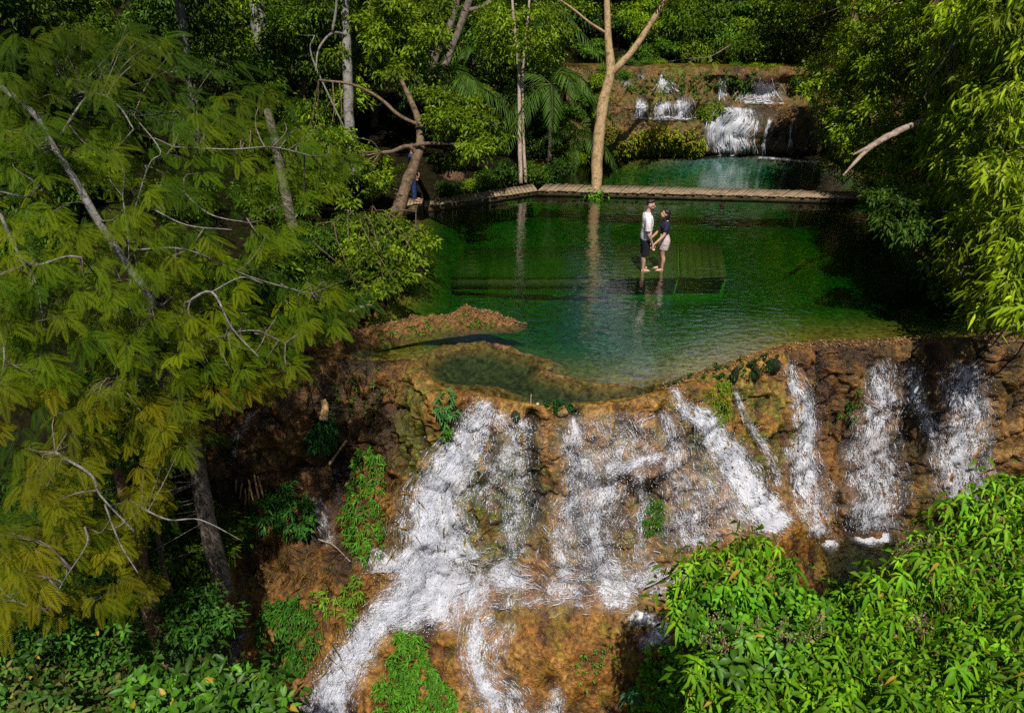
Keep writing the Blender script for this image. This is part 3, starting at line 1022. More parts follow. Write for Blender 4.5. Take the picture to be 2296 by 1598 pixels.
def foliage(clumps, n, L, Wd, pal, up=.7, droop=.45, shape='kite', flat=.72, var=.3, yellow=0.0):
    """leaves through the volume of overlapping clumps (x, y, z, r)"""
    c = np.asarray(clumps, float)
    wgt = c[:, 3] ** 2.2
    k = rng.choice(len(c), n, p=wgt / wgt.sum())
    d = rvec(n)
    d[:, 2] = np.where(rng.uniform(0, 1, n) < .55, np.abs(d[:, 2]), d[:, 2])
    rr = rng.uniform(0, 1, n) ** .38
    # uneven outline: the radius swells and shrinks with direction
    bumpy = 1 + .62 * vnoise(d * 2.4 + k[:, None] * 7.1, 5)
    pos = c[k, :3] + d * (c[k, 3] * rr * bumpy)[:, None] * [1, 1, flat]
    nor = nrm(d * .5 + np.array([0, 0, up]) + rng.normal(0, .42, (n, 3)))
    ax = nrm(d * [1, 1, .3] + rng.normal(0, .7, (n, 3)) - np.array([0, 0, droop]))
    cv = 1 + .35 * np.sin(k * 12.9898)
    col = palette_cols(pal, n, var) * (.55 + .5 * rr * (1 + .25 * d[:, 2]))[:, None] * cv[:, None]  # shade painted into leaf colour: darker inside and under each clump
    if yellow:
        yy = rng.uniform(0, 1, n) < yellow
        col[yy] = [.32, .26, .03]
    return leafset(pos, ax, nor, L * rng.uniform(.65, 1.25, n), Wd * rng.uniform(.7, 1.2, n), col, shape, droop * .5)


def add_leaves(root, name, sets, mat=None, kind=None):
    V, T, C, k = [], [], [], 0
    for v, t, c in sets:
        V.append(v)
        T.append(t + k)
        C.append(c)
        k += len(v)
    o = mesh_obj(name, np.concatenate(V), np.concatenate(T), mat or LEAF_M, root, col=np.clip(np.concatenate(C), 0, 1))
    if kind:
        o['kind'] = kind
    return o


def copy_tree(o, parent=None):
    c = o.copy()
    COL.objects.link(c)
    c.parent = parent
    for ch in list(o.children):
        copy_tree(ch, c)
    return c


def in_poly(poly, n):
    """n random points inside a picture polygon"""
    p = np.asarray(poly, float)
    lo, hi = p.min(0), p.max(0)
    out = np.zeros((0, 2))
    while len(out) < n:
        q = rng.uniform(lo, hi, (n * 3, 2))
        out = np.concatenate([out, q[sdist(p, q[:, 0], q[:, 1]) < 0]])
    return out[:n]


def spaced(poly, n, dmin):
    q = in_poly(poly, n * 12)
    keep = []
    for p in q:
        if all((p[0] - k[0]) ** 2 + (p[1] - k[1]) ** 2 > dmin * dmin for k in keep):
            keep.append(p)
        if len(keep) >= n:
            break
    return np.array(keep)


def twigs(mb, nodes, ends, r=.02, col=(.3, .25, .2), sag=.15, seg=5):
    """thin limbs from the nearest wood node to each clump"""
    nodes = np.asarray(nodes)
    for e in ends:
        e = np.asarray(e[:3])
        a = nodes[np.argmin(np.linalg.norm(nodes - e, axis=1) + .0)]
        mid = (a + e) / 2 + rng.normal(0, .12, 3) * np.linalg.norm(e - a) - [0, 0, sag * .4 * np.linalg.norm(e - a)]
        mb.tube([a, mid, e], [r * 1.6, r, r * .35], seg, col, n=7, caps=False)


PALE_B = bark_mat('pale_bark', (.17, .155, .135), (.29, .275, .25), (.05, .05, .04))
GREY_B = bark_mat('grey_bark', (.12, .095, .075), (.22, .185, .15), (.05, .04, .03))
TAN_B = bark_mat('tan_bark', (.34, .22, .115), (.52, .37, .20), (.20, .13, .07))
BROWN_B = bark_mat('brown_bark', (.13, .08, .045), (.22, .14, .08), (.06, .04, .025))
DEAD_B = bark_mat('dead_wood', (.34, .25, .19), (.47, .38, .32), (.2, .14, .1))

DARK = [(.045, .095, .004), (.07, .13, .006), (.095, .16, .006)]
MID = [(.11, .19, .005), (.16, .26, .007), (.22, .31, .008)]
YELG = [(.13, .20, .006), (.18, .245, .008), (.085, .155, .006)]
BRIGHT = [(.07, .22, .008), (.11, .30, .012), (.05, .16, .008)]
OLIVE = [(.09, .115, .006), (.125, .145, .008), (.06, .085, .005)]


# ================================================================== FEATHERY FOREGROUND TREE
def feather_template(pairs=15):
    V, T = [], []
    for i in range(pairs):
        s = .12 + .88 * i / (pairs - 1)
        ln = .29 * (math.sin(math.pi * (.18 + .74 * s)) ** .8)
        an = math.radians(62 - 30 * s)
        for sg in (-1, 1):
            b = np.array([s, 0, 0])
            a = np.array([math.cos(an), sg * math.sin(an), -.10])
            sd = np.array([-math.sin(an) * sg, math.cos(an), 0]) * .016
            k = len(V)
            V += [b, b + a * ln * .45 + sd, b + a * ln, b + a * ln * .45 - sd]
            T += [[k, k + 1, k + 2], [k, k + 2, k + 3]]
    k = len(V)
    V += [np.array([0, .008, .004]), np.array([0, -.008, .004]), np.array([1.05, 0, .004])]
    T += [[k, k + 1, k + 2]]
    return np.array(V), np.array(T)


FT_V, FT_T = feather_template()


def feathers(pos, axis, nor, L, col, droop=.35):
    n = len(pos)
    axis = nrm(axis)
    side = nrm(np.cross(nor, axis))
    nor = np.cross(axis, side)
    k = len(FT_V)
    x, y, z = FT_V[:, 0], FT_V[:, 1], FT_V[:, 2]
    L = L[:, None, None]
    V = pos[:, None] + L * (axis[:, None] * x[None, :, None] + side[:, None] * y[None, :, None] + nor[:, None] * z[None, :, None])
    V[..., 2] -= L[..., 0] * droop * (x ** 2 + .8 * y ** 2)[None]
    T = (np.arange(n)[:, None, None] * k + FT_T[None]).reshape(-1, 3)
    C = np.repeat(col[:, None], k, 1) * (.8 + .35 * np.abs(y) / .29)[None, :, None]
    return V.reshape(-1, 3), T, C.reshape(-1, 3)


def sprays(cent, axes, L, pal, per=6, spread=1.25, droop=.4, tilt=(.1, -.35, 1.0), shade=None):
    P, A, N_, LL, C = [], [], [], [], []
    for i, (c, a) in enumerate(zip(cent, axes)):
        nz = nrm(np.array(tilt) + rng.normal(0, .22, 3))
        a = nrm(a - nz * np.dot(a, nz))
        b = np.cross(nz, a)
        base = palette_cols(pal, 1, .22)[0] * (1 if shade is None else shade[i])
        for j in range(per):
            th = spread * (2 * (j + rng.uniform(-.3, .3)) / (per - 1) - 1)
            d = a * math.cos(th) + b * math.sin(th)
            P.append(c + d * .03 + a * rng.uniform(-.12, .12) * L + nz * rng.normal(0, .03))
            A.append(d + rng.normal(0, .08, 3))
            N_.append(nz + rng.normal(0, .15, 3))
            LL.append(L * rng.uniform(.55, 1.25) * (1 - .22 * abs(th) / spread))
            C.append(base * rng.uniform(.8, 1.2))
    return feathers(np.array(P), np.array(A), np.array(N_), np.array(LL), np.array(C), droop)


FEATHER_POLY = [(-40, 90), (110, 60), (290, 50), (400, 130), (540, 175), (640, 235), (700, 290), (790, 360), (740, 410), (650, 460),
                (640, 560), (560, 560), (600, 610), (760, 640), (795, 690), (740, 735), (620, 775), (680, 850), (560, 880), (440, 890),
                (430, 990), (330, 1040), (360, 1150), (290, 1215), (330, 1320), (190, 1370), (-40, 1400)]
tr = empty('feathery_tree', at_t(395, 1480, 11.2), 'largest tree at the left, pale limbs and feathery olive foliage reaching over the cliff', 'tree')
tk = MB()
wood = []


def limb(mb, pts, rads, col=(.4, .36, .3), seg=8, wob=.12):
    P = [at_t(*p) for p in pts]
    q = mb.tube(P, rads, seg, col, wob, seed=len(pts) * 3)
    wood.extend(list(q))
    return q


limb(tk, [(505, 1330, 11.6), (470, 1190, 11.3), (448, 1080, 11.0), (432, 970, 10.7), (392, 880, 10.4), (350, 823, 10.1), (322, 770, 9.9), (312, 755, 9.8)],
     [.17, .15, .14, .125, .115, .11, .10, .095])
trunk_o = tk.build('trunk', GREY_B, tr)
br = MB()
limb(br, [(316, 764, 9.85), (343, 683, 9.1), (282, 590, 8.7), (220, 495, 8.42), (175, 415, 8.32), (118, 325, 8.25), (76, 255, 8.25), (-10, 185, 8.25)],
     [.07, .055, .05, .047, .043, .04, .038, .036])
br.build('branch', PALE_B, trunk_o)
LIMBS = [
    [(330, 720, 9.7), (310, 750, 9.5), (272, 800, 9.2), (262, 850, 9.1)],
    [(345, 690, 9.5), (295, 620, 9.2), (288, 540, 9.0), (275, 440, 9.0)],
    [(120, 330, 9.0), (200, 215, 8.8), (262, 235, 8.7), (300, 290, 8.6)],
    [(150, 225, 9.0), (185, 208, 8.9), (235, 218, 8.8)],
    [(270, 585, 9.3), (330, 380, 9.0), (360, 340, 8.9), (300, 260, 9.0)],
    [(0, 480, 8.4), (60, 590, 8.3), (150, 575, 8.2), (185, 578, 8.2)],
    [(65, 595, 8.4), (85, 650, 8.3), (97, 720, 8.3)],
    [(415, 680, 9.3), (475, 655, 9.2), (520, 735, 9.1), (580, 800, 9.1)],
    [(475, 655, 9.3), (540, 622, 9.2), (590, 635, 9.2)],
    [(345, 470, 9.3), (420, 505, 9.1), (520, 515, 9.1)],
    [(125, 1015, 8.3), (205, 1065, 8.3), (225, 1110, 8.4), (300, 1190, 8.4)],
    [(235, 1130, 8.4), (268, 1215, 8.4), (310, 1285, 8.4)],
    [(190, 1180, 8.2), (195, 1220, 8.2), (150, 1290, 8.2), (105, 1370, 8.2)],
    [(320, 1140, 8.9), (380, 1165, 8.9), (450, 1165, 9.0), (540, 1210, 9.1)],
    [(0, 430, 8.5), (60, 440, 8.5), (90, 415, 8.6)],
    [(390, 330, 9.3), (520, 335, 9.3), (610, 330, 9.4), (700, 350, 9.5)],
    [(400, 420, 9.2), (470, 480, 9.2), (560, 500, 9.3)],
    [(-10, 700, 8.3), (10, 790, 8.2), (0, 860, 8.2)],
    [(300, 560, 9.3), (420, 560, 9.4), (560, 620, 9.6), (700, 660, 9.8)],
    [(320, 760, 9.8), (430, 770, 9.7), (560, 740, 9.8), (640, 770, 9.9)],
]
for k, Lb in enumerate(LIMBS):
    b = MB()
    r0 = .021 if k in (2, 5, 7, 10, 3) else .013
    limb(b, [(q[0], q[1], q[2] - .3) for q in Lb], np.linspace(r0, r0 * .45, len(Lb)), seg=6, wob=.1)
    b.build('branch', PALE_B, trunk_o)
cp = spaced(FEATHER_POLY, 760, 21.5)
gap = vnoise(np.stack([cp[:, 0] / 85, cp[:, 1] / 60, 0 * cp[:, 0]], -1), 3)
cp = cp[gap > -.32]
dep = 8.1 + 1.9 * np.clip((cp[:, 0]) / 700, 0, 1) + rng.uniform(-.5, .5, len(cp))
C3 = np.array([at_t(u, v, t) for (u, v), t in zip(cp, dep)])
hub = at_t(200, 500, 9.6)
ax = nrm(C3 - hub) * [1, .5, .35] + np.array([.55, -.25, -.12]) + rng.normal(0, .3, C3.shape)
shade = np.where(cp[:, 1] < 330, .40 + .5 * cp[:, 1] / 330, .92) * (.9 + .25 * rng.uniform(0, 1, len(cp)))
OL2 = [(.10, .135, .003), (.16, .165, .004), (.06, .105, .003)]
hi = cp[:, 1] < 420
lo = cp[:, 1] > 850
S1 = []
for sel, pal_ in ((hi, [(.075, .135, .004), (.12, .165, .004), (.05, .105, .004)]), (~hi & ~lo, [(.10, .16, .003), (.15, .19, .003), (.05, .105, .003)]),
                  (lo, [(.14, .155, .004), (.19, .175, .004), (.085, .125, .004)])):
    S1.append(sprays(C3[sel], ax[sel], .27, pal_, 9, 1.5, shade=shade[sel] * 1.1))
cp2 = spaced([(p[0] + 25, p[1] - 20) for p in FEATHER_POLY], 240, 34)
C4 = np.array([at_t(u, v, 9.6 + 1.9 * np.clip(u / 700, 0, 1) + rng.uniform(-.4, .4)) for u, v in cp2])
ax4 = nrm(C4 - hub) * [1, .5, .3] + np.array([.5, -.2, -.1]) + rng.normal(0, .35, C4.shape)
S2 = sprays(C4, ax4, .40, [(.03, .075, .006), (.05, .10, .007)], 6)
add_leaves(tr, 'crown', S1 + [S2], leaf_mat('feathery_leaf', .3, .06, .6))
tm = MB()
ww = np.array(wood)
for c in list(C3[::2]) + list(C4[::3]):
    a = ww[np.argmin(np.linalg.norm(ww - c, axis=1))]
    mid = (a + c) / 2 + rng.normal(0, .08, 3)
    tm.tube([a, mid, c], [.011, .008, .004], 5, n=6, caps=False)
tm.build('twigs', GREY_B, tr)


# ================================================================== GENERIC TREES AND SHRUBS
def placed_tree(name, label, trunks, bark, regions, n, L, Wd, pal, cat='tree', group=None, twig=.018, up=.7, droop=.45, shape='kite', flat=.75,
                yellow=0.0, mat=None, extra=None, flowers=None):
    """trunks: list of ([(u, v, t)...], [radii]); regions: list of (polygon, count, radius px, t at left/top .. )"""
    clumps = []
    for poly, cnt, rpx, tf in regions:
        for u, v in spaced(poly, cnt, rpx * .75):
            t = tf(u, v) if callable(tf) else tf
            t = t + rng.uniform(-.06, .06) * t
            r = rpx * rng.uniform(.65, 1.25) * t / F
            clumps.append((*at_t(u, v, t), r))
    base = at_t(*trunks[0][0][0]) if trunks else np.array(clumps)[:, :3].mean(0)
    root = empty(name, base, label, cat, group)
    mb = MB()
    nodes = []
    for pts, rads in trunks:
        nodes.extend(mb.tube([at_t(*p) for p in pts], rads, 10, (.4, .35, .3), .16, seed=int(pts[0][0])))
    if twig and clumps and nodes:
        twigs(mb, nodes, clumps, twig)
    if mb.n:
        mb.build('trunk' if trunks else 'stem', bark, root)
    crown_o = root
    if n:
        crown_o = add_leaves(root, 'crown', [foliage(clumps, n, L, Wd, pal, up, droop, shape, flat, yellow=yellow)], mat)
    if flowers:
        fn, fs, fpal = flowers
        c = np.asarray(clumps)
        k = rng.integers(0, len(c), fn)
        d = rvec(fn)
        d[:, 2] = np.abs(d[:, 2])
        d[:, 1] = -np.abs(d[:, 1])
        ctr = c[k, :3] + d * c[k, 3:4] * [1.05, 1.05, .8]
        m = 14
        pos = np.repeat(ctr, m, 0) + rng.normal(0, fs, (fn * m, 3))
        add_leaves(crown_o, 'blossoms', [leafset(pos, rvec(fn * m), rvec(fn * m), fs * .55, fs * .4, palette_cols(fpal, fn * m))], PETAL_M)
    return root


# ---- trees of the left bank
TG = lambda v: 6.6 / (SP - (CY - v) / F * CP)
placed_tree('leaning_tree', 'yellow green tree leaning over the pool at the left end of the boardwalk',
            [([(880, 520, 19.0), (893, 470, 19.0), (915, 405, 19.0), (935, 350, 19.0), (943, 325, 19.1), (935, 260, 19.4), (900, 180, 19.8)], [.21, .19, .165, .15, .12, .09, .06]),
             ([(938, 350, 19.0), (915, 328, 18.8), (880, 340, 18.7), (852, 343, 18.6)], [.07, .06, .055, .05]),
             ([(910, 330, 18.9), (960, 322, 18.8), (1040, 325, 18.7)], [.06, .05, .035]),
             ([(975, 295, 19.1), (900, 262, 19), (850, 220, 19), (790, 190, 19), (715, 180, 19)], [.035, .05, .045, .04, .03]),
             ([(880, 500, 18.9), (820, 490, 18.5), (770, 470, 18.3), (700, 470, 18.2)], [.05, .04, .03, .02])], bark_mat('leaning_bark', (.13, .085, .05), (.24, .17, .11), (.06, .04, .025)),
            [([(770, 500), (900, 490), (975, 540), (930, 600), (870, 665), (800, 660), (790, 600)], 44, 23, lambda u, v: TG(v) - 2.2),
             ([(690, 290), (760, 300), (870, 360), (860, 420), (790, 470), (700, 430), (660, 350)], 40, 26, lambda u, v: min(TG(v) - 2.5, 18.6)),
             ([(960, 260), (1080, 250), (1130, 300), (1090, 350), (1000, 310)], 14, 32, 19.5)],
            17000, .13, .065, YELG, twig=.014, up=.75, flat=.7)
placed_tree('bright_leaved_tree', 'bright yellow green tree hanging over the forest edge above the leaning trunk',
            [([(960, 190, 24), (975, 130, 24), (1005, 70, 24), (1030, -20, 24)], [.17, .16, .14, .12]),
             ([(985, 185, 24.3), (1012, 110, 24.3), (1035, 50, 24.3), (1060, -20, 24.3)], [.14, .14, .13, .12]),
             ([(1045, 25, 24.3), (1085, 15, 24.3), (1105, -10, 24.3)], [.09, .08, .07])], GREY_B,
            [([(850, 0), (1000, -10), (990, 60), (930, 180), (870, 190), (840, 110)], 22, 36, 22.5), ([(950, 205), (1080, 210), (1100, 260), (1000, 270)], 10, 30, 22.5)],
            11000, .16, .075, YELG, twig=.012)
placed_tree('pale_trunked_tree', 'slender tree with a straight mottled pale trunk behind the feathery tree',
            [([(805, 610, 20.5), (800, 480, 20.6), (795, 400, 20.7), (783, 270, 21), (778, 120, 21.3), (770, -60, 21.6)], [.19, .17, .165, .16, .15, .14]),
             ([(778, 80, 21.3), (745, 75, 20.8), (715, 110, 20.5), (708, 160, 20.3)], [.05, .04, .03, .02]), ([(745, 75, 20.8), (755, 0, 20.5), (740, -40, 20.5)], [.045, .04, .03]),
             ([(778, 300, 21), (700, 130, 20.6), (705, 80, 20.5)], [.03, .025, .015])], PALE_B,
            [([(620, 60), (760, 20), (840, 80), (800, 250), (700, 280), (640, 190)], 18, 40, 22.5)], 8000, .16, .07, MID, twig=.012)
placed_tree('thick_trunked_tree', 'thick pale broken trunk high among the leaves at the top left of centre',
            [([(640, 470, 23), (612, 250, 23), (592, 120, 23), (577, 20, 23), (572, -50, 23)], [.30, .29, .28, .27, .26])], PALE_B,
            [([(480, -10), (720, -10), (700, 120), (560, 190), (450, 140)], 20, 48, 24)], 9000, .18, .08, MID, twig=.015)
placed_tree('mottled_trunk_tree', 'grey mottled trunk leaning beside the dark gully under the feathery tree',
            [([(735, 770, 16.5), (690, 600, 16.8), (655, 500, 17), (635, 400, 17.2), (620, 330, 17.4), (600, 250, 18)], [.15, .14, .13, .125, .12, .1]),
             ([(675, 750, 16), (672, 690, 16), (700, 640, 16.3)], [.06, .06, .05])], GREY_B,
            [([(560, 420), (700, 470), (740, 560), (640, 560), (560, 520)], 12, 36, 18.3)], 4200, .13, .06, DARK, twig=.012)
placed_tree('slender_tree', 'brown bare trunk standing in the lower left corner below the feathery boughs',
            [([(385, 1520, 10.3), (345, 1390, 10.2), (318, 1290, 10.1), (300, 1180, 10.0), (260, 1050, 10)], [.16, .14, .125, .10, .06]),
             ([(470, 1500, 10.8), (405, 1380, 10.7), (370, 1290, 10.6), (350, 1180, 10.6)], [.06, .05, .045, .03]),
             ([(535, 1400, 11), (500, 1330, 11), (470, 1250, 11)], [.03, .03, .02])], BROWN_B,
            [([(330, 1330), (480, 1310), (520, 1400), (420, 1500), (340, 1480)], 12, 34, 10.2)], 2600, .11, .045, [(.03, .10, .01), (.05, .14, .015)], twig=.008)

# ---- tree growing through the boardwalk
bt = at_z(1336, 434, 0)
t0 = (bt[1] * CP + (CAM[2] - bt[2]) * SP)
placed_tree('forked_tree', 'lone tan trunk forking in two, growing up through the boardwalk',
            [([(1336, 445, t0 - .2), (1337, 425, t0), (1341, 330, t0), (1352, 235, t0), (1368, 165, t0), (1364, 90, t0), (1361, 0, t0), (1362, -120, t0)],
              [.25, .19, .185, .175, .155, .115, .10, .09]),
             ([(1366, 172, t0), (1388, 148, t0 - .1), (1422, 110, t0 - .2), (1455, 60, t0 - .3), (1492, 0, t0 - .4), (1530, -60, t0 - .5)], [.10, .115, .105, .09, .08, .07]),
             ([(1358, 75, t0), (1320, 50, t0 - .2), (1290, 25, t0 - .3), (1255, 0, t0 - .4)], [.05, .04, .035, .03])], TAN_B,
            [([(1440, -60), (1600, -60), (1560, -10), (1500, 10)], 8, 26, t0 - .6)], 1500, .12, .05, [(.2, .26, .02), (.14, .22, .015)], twig=.012)

# ---- right bank
RT = lambda u, v: 25 - 10.5 * np.clip((u - 1760) / 520, 0, 1) - 2.0 * np.clip((v - 200) / 500, 0, 1)
placed_tree('bank_tree', 'dark small leaved tree shading the right end of the upper cascade',
            [([(1990, 420, 24), (1950, 250, 24), (1920, 100, 24), (1900, -150, 24)], [.2, .18, .16, .12])], BROWN_B,
            [([(1760, -60), (1960, -60), (1960, 150), (1800, 150), (1740, 60)], 22, 42, 29.5), ([(1815, 150), (1960, 150), (1980, 320), (1930, 390), (1880, 350), (1835, 250)], 28, 40, RT),
             ([(1860, -320), (2000, -320), (2000, -60), (1860, -60)], 8, 80, 25)], 30000, .14, .06, [(.17, .25, .006), (.24, .32, .008), (.10, .17, .005)])
placed_tree('bank_tree', 'mid green tree overhanging the shaded right edge of the pool with a broken grey limb',
            [([(2230, 640, 18.5), (2190, 400, 18), (2120, 200, 18), (2080, -100, 18)], [.2, .18, .16, .12])], BROWN_B,
            [([(1900, -40), (2160, -60), (2180, 470), (2160, 640), (2060, 570), (1960, 450), (1880, 360), (1880, 150)], 84, 42, RT)], 42000, .14, .052, [(.18, .26, .006), (.25, .33, .008), (.10, .18, .005)])
placed_tree('bank_tree', 'rightmost tree in the frame, long drooping leaves dotted with small pale yellow blossoms',
            [([(2330, 780, 14), (2310, 500, 13.8), (2270, 200, 14), (2250, -120, 14)], [.16, .14, .12, .1]), ([(2105, -10, 17), (2130, 30, 16), (2150, 80, 15)], [.05, .05, .03])], GREY_B,
            [([(2120, -60), (2360, -60), (2360, 730), (2260, 720), (2150, 690), (2120, 560), (2150, 430), (2080, 260)], 80, 44, lambda u, v: RT(u, v) - 1.2),
             ([(2380, -60), (2700, -60), (2700, 700), (2380, 700)], 20, 90, 14.5)],
            34000, .21, .058, [(.20, .28, .006), (.28, .36, .010), (.12, .20, .006)], droop=.8, shape='long',
            flowers=(300, .06, [(.45, .42, .12), (.36, .36, .10), (.5, .5, .25)]))
placed_tree('low_tree', 'low dark bough trailing into the black shadow at the right edge of the pool',
            [([(2290, 700, 15.5), (2200, 640, 15.4), (2120, 600, 15.4), (2050, 560, 15.6)], [.09, .07, .05, .03])], BROWN_B,
            [([(1960, 440), (2100, 480), (2200, 590), (2290, 680), (2260, 735), (2150, 690), (2060, 610), (1990, 520)], 26, 34, 16.0)],
            12000, .13, .055, [(.03, .075, .007), (.05, .105, .01), (.07, .13, .012)], droop=.6)
db = empty('broken_branch', at_t(2084, 265, 17), 'broken grey dead limb slanting down out of the right bank leaves', 'dead branch')
m = MB()
m.tube([at_t(*p) for p in ((2084, 265, 16.8), (2020, 292, 16.3), (1975, 315, 16.0), (1940, 340, 15.8), (1890, 394, 15.6))], [.07, .08, .075, .055, .02], 8, (.4, .35, .3), .25)
m.tube([at_t(*p) for p in ((1975, 318, 16.0), (1945, 332, 15.8), (1912, 347, 15.7))], [.05, .05, .015], 8, (.4, .35, .3), .2)
m.build('limb', DEAD_B, db)


# ---- forest behind: prototypes copied over the slopes
def proto_tree(h, cr, nleaf, L, pal, bark, lean=.1):
    root = empty('forest_tree')
    mb = MB()
    top = np.array([rng.normal(0, lean) * h, rng.normal(0, lean) * h, h])
    pts = [np.array([0, 0, -.5]), top * .35 + rng.normal(0, .12, 3), top * .7 + rng.normal(0, .15, 3), top]
    P = mb.tube(pts, [.2, .16, .11, .04], 8, (.4, .35, .3), .15)
    cl = []
    for i in range(26):
        f = rng.uniform(.18, 1.0)
        a = rng.uniform(0, 2 * math.pi)
        rr = cr * rng.uniform(.25, 1.0) * (1 - .45 * f)
        cl.append((*(top * f + [math.cos(a) * rr, math.sin(a) * rr, rng.normal(0, .3)]), cr * rng.uniform(.22, .42)))
    twigs(mb, P, cl, .03)
    mb.build('trunk', bark, root)
    add_leaves(root, 'crown', [foliage(cl, nleaf, L, L * .48, pal)])
    return root


FOREST = [proto_tree(9, 3.0, 15000, .21, MID, GREY_B), proto_tree(7.5, 2.6, 14000, .17, DARK, BROWN_B), proto_tree(10, 3.3, 16000, .2, [(.05, .12, .008), (.08, .16, .01)], GREY_B),
          proto_tree(6, 2.4, 12000, .19, YELG, BROWN_B), proto_tree(8, 2.8, 15000, .16, [(.03, .07, .006), (.05, .10, .008)], PALE_B)]
spots = []
for (x, y, k, sc) in [(-9.5, 21, 4, .8), (-7.5, 24, 1, .8), (-5.2, 26.5, 0, .75), (-3, 30, 2, .7), (-.2, 29.5, 1, .7), (-11, 28, 2, .9), (-8, 31, 0, 1), (-4.5, 34, 3, 1), (-1, 34.5, 2, .9),
                      (1.5, 36, 0, .85), (4.2, 36.5, 3, .8), (7, 37, 2, .7), (10, 36, 0, .75), (13, 36, 1, 1), (16, 34, 2, 1), (18, 30, 1, 1.05), (19, 26, 4, 1.05), (19, 22, 1, 1.05),
                      (18.5, 18, 0, 1), (17, 14.5, 4, .9), (16.5, 30.5, 4, .9), (-14, 24, 1, 1), (-13, 18, 1, .9), (-11.5, 14.5, 4, .8), (-15, 31, 0, 1), (-18, 20, 2, 1.1), (-17, 15, 1, 1),
                      (-20, 27, 4, 1.2), (-6, 40, 2, 1.1), (-1.5, 41, 1, 1.1), (3, 42, 2, .8), (8, 42, 0, .75), (13, 42, 2, .8), (18, 40, 1, 1.2), (-12, 38, 0, 1.2), (-18, 36, 2, 1.2),
                      (23, 33, 2, 1.2), (24, 26, 0, 1.2), (-25, 34, 1, 1.3), (-9, 46, 0, 1.3), (0, 48, 2, 1.3), (9, 48, 1, .8), (18, 47, 0, 1.3), (25, 42, 2, 1.3), (-18, 45, 1, 1.3),
                      (29, 34, 1, 1.3), (-27, 42, 0, 1.3), (5, 54, 2, .8), (-8, 55, 1, 1.5), (16, 55, 2, 1.5), (27, 52, 0, 1.5)]:
    spots.append((x, y, k, sc))
used = set()
for x, y, k, sc in spots:
    p = FOREST[k]
    o = p if k not in used else copy_tree(p)
    used.add(k)
    o.location = (x, y, ground_z(x, y) - .2)
    o.rotation_euler = (0, 0, rng.uniform(0, 6.28))
    s = sc * rng.uniform(.92, 1.1)
    o.scale = (s, s, s * rng.uniform(.9, 1.15))
    if x < -10 and y < 33:
        lab, g = 'shaded forest tree on the left bank, half hidden behind the feathery tree', 'forest trees behind the feathery tree'
    elif x < 1.8:
        lab, g = 'leafy forest tree on the left bank beyond the boardwalk', 'forest trees beyond the left end of the boardwalk'
    elif y > 33:
        lab, g = 'leafy tree in the dense forest behind the upper cascade', 'forest trees behind the upper cascade'
    else:
        lab, g = 'dark forest tree at the back of the right bank', 'forest trees on the right bank'
    tag(o, lab, 'tree', g)


# ---- understorey shrubs
def proto_shrub(r, nleaf, L, Wd, pal, shape='kite'):
    root = empty('shrub')
    mb = MB()
    cl = []
    for i in range(11):
        a = rng.uniform(0, 6.28)
        q = r * rng.uniform(0, .8)
        e = np.array([math.cos(a) * q, math.sin(a) * q, r * rng.uniform(.25, .9)])
        cl.append((*e, r * rng.uniform(.28, .5)))
        mb.tube([[0, 0, -.1], e * [.4, .4, .6], e], [.02, .015, .006], 5, n=6, caps=False)
    mb.build('stems', BROWN_B, root)
    add_leaves(root, 'leaves', [foliage(cl, nleaf, L, Wd, pal, shape=shape)])
    return root


SHRUBS = [proto_shrub(1.0, 2600, .13, .06, MID), proto_shrub(1.1, 2600, .15, .055, DARK), proto_shrub(.9, 2400, .12, .06, [(.06, .14, .008), (.09, .2, .012)]), proto_shrub(1.0, 2200, .16, .07, [(.025, .06, .006), (.04, .09, .008)])]
used_s = set()


def put_shrub(k, loc, s, label, group):
    p = SHRUBS[k]
    o = p if k not in used_s else copy_tree(p)
    used_s.add(k)
    o.location = [float(c) for c in loc]
    o.rotation_euler = (0, 0, rng.uniform(0, 6.28))
    o.scale = (s, s, s * rng.uniform(.8, 1.1))
    tag(o, label, 'shrub', group)
    return o


for u, v, k, s in [(1200, 395, 1, .8), (1245, 390, 3, .9), (1290, 350, 0, .9), (1325, 320, 1, .8), (1270, 320, 3, 1.0), (1215, 340, 1, 1.1), (1140, 400, 3, .9), (1100, 410, 1, .7), (1060, 415, 0, .6), (1010, 425, 3, .6),
                   (1330, 270, 0, .9), (1290, 260, 2, 1.0), (1240, 270, 1, 1.1), (1180, 300, 3, 1.2), (1130, 340, 0, 1.1), (1080, 350, 1, 1.0), (1030, 370, 3, 1.0), (980, 390, 1, .9)]:
    p = at_z(u, v, .25)
    if p[1] > 27:
        p = at_y(u, v, 27 + rng.uniform(0, 2))
    put_shrub(k, p - [0, 0, .3], s * .8, 'dark leafy shrub on the left shore of the upper pool', 'shrubs on the left shore of the upper pool')
for u, v, k, s, yy in [(1400, 150, 2, .7, 30.2), (1440, 145, 2, .6, 30.3), (1370, 165, 2, .8, 29.5), (1335, 190, 0, .8, 29.0), (1350, 230, 0, .7, 28.3), (1320, 230, 2, .9, 28.0), (1475, 140, 0, .5, 30.6)]:
    put_shrub(k, at_y(u, v, yy) - [0, 0, .35], s, 'bright shrub at the left corner above the upper cascade', 'shrubs at the left corner of the upper cascade')
